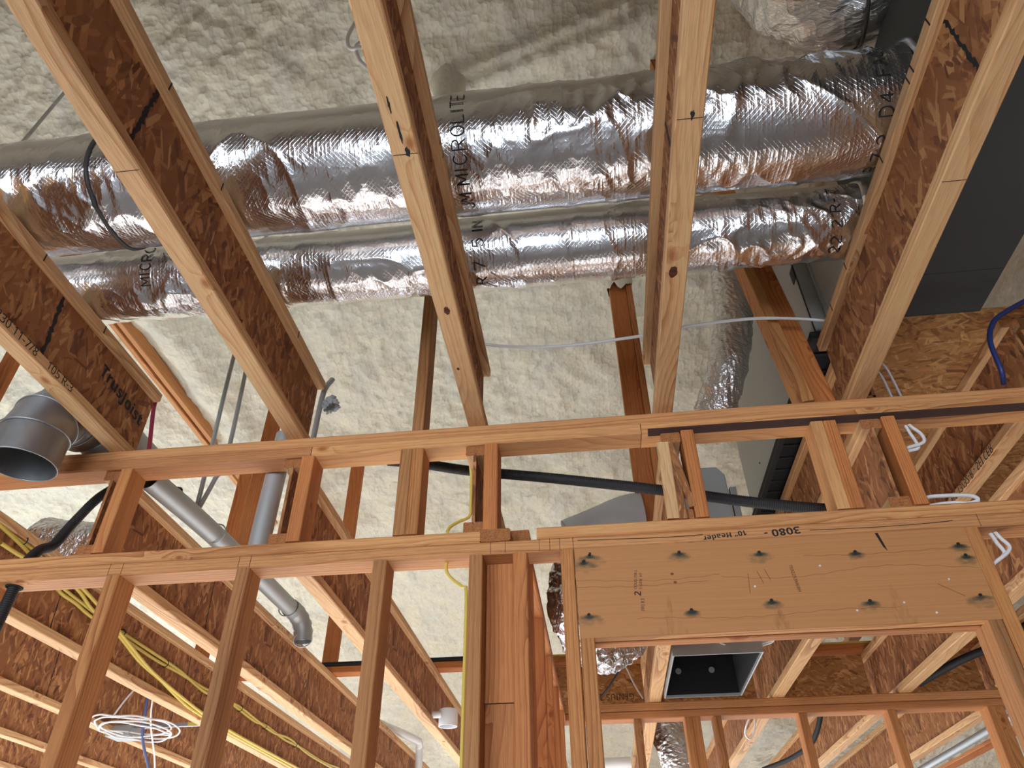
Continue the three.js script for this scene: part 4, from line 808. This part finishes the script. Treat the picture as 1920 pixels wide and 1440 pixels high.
// wire coil hanging on a ceiling box bar
{
  const t = thing('brace_bar', [-2.693, 1.0, -4.13], 'telescoping metal box brace between two joists with a yellow sticker', 'brace');
  panel('bar', [0.0, 0.30, -0.012, 0.012, -0.014, 0.014], M.galv, 1, t); panel('bar', [0.28, 0.54, -0.009, 0.009, -0.010, 0.010], M.galv, 1, t);
  panel('sticker', [0.42, 0.50, -0.0095, 0.0095, 0.0100, 0.0106], M.yellow, 1, t);
  panel('electrical_box', [-0.03, 0.11, -0.055, 0.0, -0.09, 0.045], M.galvDull, 1, t);
}
{
  const t = thing('wire_coil', [-2.47, 0.955, -3.95], 'coil of white wire hanging below the box brace', 'cable');
  seed = 515;
  for (let k = 0; k < 4; k++) {
    const pts = []; const ox = rr(-0.03, 0.03), oz = rr(-0.05, 0.05), R = rr(0.17, 0.23);
    for (let i = 0; i < 14; i++) { const a = (i / 14) * 6.28319; pts.push([ox + Math.cos(a) * R * rr(0.97, 1.03), rr(-0.012, 0.012) - k * 0.006, oz + Math.sin(a) * R * 1.15 * rr(0.97, 1.03)]); }
    const m = cable('loop', pts, 0.0045, M.white, { parent: t, closed: true, n: 7, steps: 90 });
  }
  cable('tail', [[-0.02, 0.0, 0.2], [0.0, 0.10, 0.16], [0.03, 0.22, 0.10], [0.05, 0.30, 0.06]], 0.0045, M.white, { parent: t });
  cable('tail', [[0.09, 0.30, 0.10], [0.08, 0.18, 0.06], [0.04, 0.04, -0.06], [-0.02, -0.1, -0.3], [-0.08, -0.25, -0.5]], 0.0045, M.white, { parent: t });
}
wire('blue_cable', [[-2.42, 1.24, -3.86], [-2.44, 1.15, -3.92], [-2.48, 1.03, -4.02], [-2.53, 0.93, -4.15], [-2.58, 0.80, -4.40], [-2.62, 0.6, -4.6]], 0.008, M.blue, 'blue cable bundle hanging with the white coil', {});
wire('yellow_cable', [[1.83, 1.0, -3.2], [1.82, 0.985, -3.28], [1.86, 0.975, -3.45], [1.88, 0.972, -3.6], [1.90, 0.97, -3.85]], 0.007, M.yellow, 'yellow cable crossing behind the weathered trimmer', {});
wire('black_hose', [[1.545, 0.99, -3.83], [1.66, 1.02, -3.6], [1.80, 1.05, -3.45], [1.9, 1.1, -3.38]], 0.018, M.black, 'black rubber hose on the joist behind the weathered trimmer', {});
wire('black_hose', [[1.40, 1.30, -4.9], [1.38, 1.15, -4.98], [1.34, 1.02, -5.2], [1.25, 0.98, -5.5], [1.12, 0.97, -5.8]], 0.016, M.black, 'black rubber hose beyond the partition studs', {});
tag(cable('metal_conduit', [[2.27, 0.985, -4.32], [2.27, 0.985, -5.2], [2.27, 0.985, -6.6]], 0.022, M.galvDull, { n: 18 }), 'straight metal conduit along the joist behind the paired partition studs', 'conduit');
W('strapping_board', [2.31, 2.40, 0.945, 0.9635, -6.6, -4.3], 'z', M.orange, 'reddish board beside the straight metal conduit', 'board');
wire('dark_wire', [[0.16, 1.25, -3.55], [0.155, 1.12, -3.62], [0.08, 1.02, -3.72], [0.0, 0.97, -3.84], [-0.06, 0.966, -3.90]], 0.005, M.black, 'dark wire drooping in front of the printed blocking', {});
wire('white_cable', [[-0.10, 1.255, -4.235], [0.12, 1.25, -4.235], [0.16, 1.22, -4.1], [0.20, 1.08, -3.98], [0.235, 1.0, -3.95]], 0.004, M.white, 'thin white wire bent over the printed blocking', {});
{
  const t = thing('wire_hank', [0.63, 1.235, -3.12], 'hank of white wire resting on the register box', 'cable');
  seed = 99;
  for (let k = 0; k < 5; k++) { const pts = []; for (let i = 0; i < 10; i++) { const a = (i / 10) * 6.28319; pts.push([Math.cos(a) * rr(0.10, 0.125), -0.245 + 0.006 * k + Math.sin(a) * 0.012, 0.05 + Math.sin(a) * rr(0.05, 0.07)]); } cable('loop', pts, 0.004, M.white, { parent: t, closed: true, n: 6, steps: 60 }); }
}
wire('white_cable', [[0.855, 1.03, -4.3], [0.80, 0.95, -4.35], [0.79, 0.91, -4.4], [0.82, 0.89, -4.42], [0.85, 0.95, -4.4], [0.856, 1.02, -4.38]], 0.005, M.white, 'white cable loop hanging beyond the partition plate', {});
// plastic fittings
{
  const t = thing('plastic_fitting', [-0.86, 0.955, -4.19], 'white plastic pipe fitting fixed to the joist web', 'fitting');
  const pr = [[0.046, 0], [0.052, 0], [0.052, 0.085], [0.046, 0.085], [0.046, 0.0]].map(([a, b]) => new THREE.Vector2(a, b));
  const m = add(new THREE.Mesh(new THREE.LatheGeometry(pr, 48), M.pvc), 'cup', t); m.position.set(0.045, 0, 0);
  const cap = add(new THREE.Mesh(new THREE.CylinderGeometry(0.05, 0.05, 0.004, 40), M.pvc), 'cap', t); cap.position.set(0.045, 0.08, 0);
  const p = add(new THREE.Mesh(new THREE.CylinderGeometry(0.018, 0.018, 0.05, 24), M.pvc), 'spigot', t); p.rotation.z = Math.PI / 2; p.position.set(-0.012, 0.055, 0.03);
}
tag(cable('plastic_pipe', [[-1.66, 1.33, -5.5], [-1.618, 1.33, -5.68], [-1.47, 1.33, -6.22], [-1.458, 1.32, -6.30], [-1.465, 1.27, -6.36], [-1.468, 1.0, -6.38]], 0.030, M.pvc, { n: 24, steps: 90 }), 'white plastic pipe bending down between the joists', 'pipe');
tag(cable('plastic_pipe', [[-1.30, 1.0, -6.7], [-1.1, 1.03, -6.6], [-0.98, 1.05, -6.55]], 0.034, M.pvc, { n: 24 }), 'short white plastic pipe at the far end of the bay', 'pipe');
tag(cable('plastic_pipe', [[-0.20, 1.17, -6.6], [0.10, 1.18, -6.6], [0.24, 1.18, -6.6]], 0.045, M.pvc, { n: 24 }), 'white plastic pipe beyond the partition, above the thin cable', 'pipe');
// splintered web at the joist end behind the header
tag(bar('web_splinter', [0.258, 0.9655, -1.918], [0.262, 1.225, -1.918], 0.036, 0.018, M.flange, { up: [1, 0, 0] }), 'loose light strip leaning on the splintered joist end', 'splinter');
tag(bar('web_splinter', [0.287, 0.966, -1.92], [0.277, 1.20, -1.92], 0.030, 0.010, M.web, { up: [1, 0, 0] }), 'torn strand board sliver standing at the splintered joist end', 'splinter');
tag(bar('web_splinter', [0.318, 1.0, -1.915], [0.281, 1.225, -1.915], 0.022, 0.010, M.web, { up: [1, 0, 0] }), 'torn strand board sliver leaning outward at the splintered joist end', 'splinter');

// print, seams and marks belong to the flange or web they sit on
scene.updateMatrixWorld(true);
for (const t of scene.children.filter((o) => /^i_joist/.test(o.name))) {
  const part = (n) => t.children.find((c) => c.name === n);
  for (const c of [...t.children]) {
    if (/glue_seam|printed_name/.test(c.name)) part('web').attach(c);
    else if (/marker_stroke/.test(c.name)) part('top_flange').attach(c);
    else if (/printed_number|stamped_letters|knot|dark_streak|finger_joint/.test(c.name)) part('bottom_flange').attach(c);
  }
}
for (const c of [...scene.children.find((o) => o.name === 'door_header').children]) if (/nail_head|foam_crumb|grade_stamp|serial_number|plank_face/.test(c.name)) c.parent.children.find((q) => q.name === 'front_plank').attach(c);
for (const t of [bigDuct, thinDuct]) for (const c of [...t.children]) if (c.name !== 'foil_wrap') t.children.find((q) => q.name === 'foil_wrap').attach(c);

renderer.render(scene, camera);
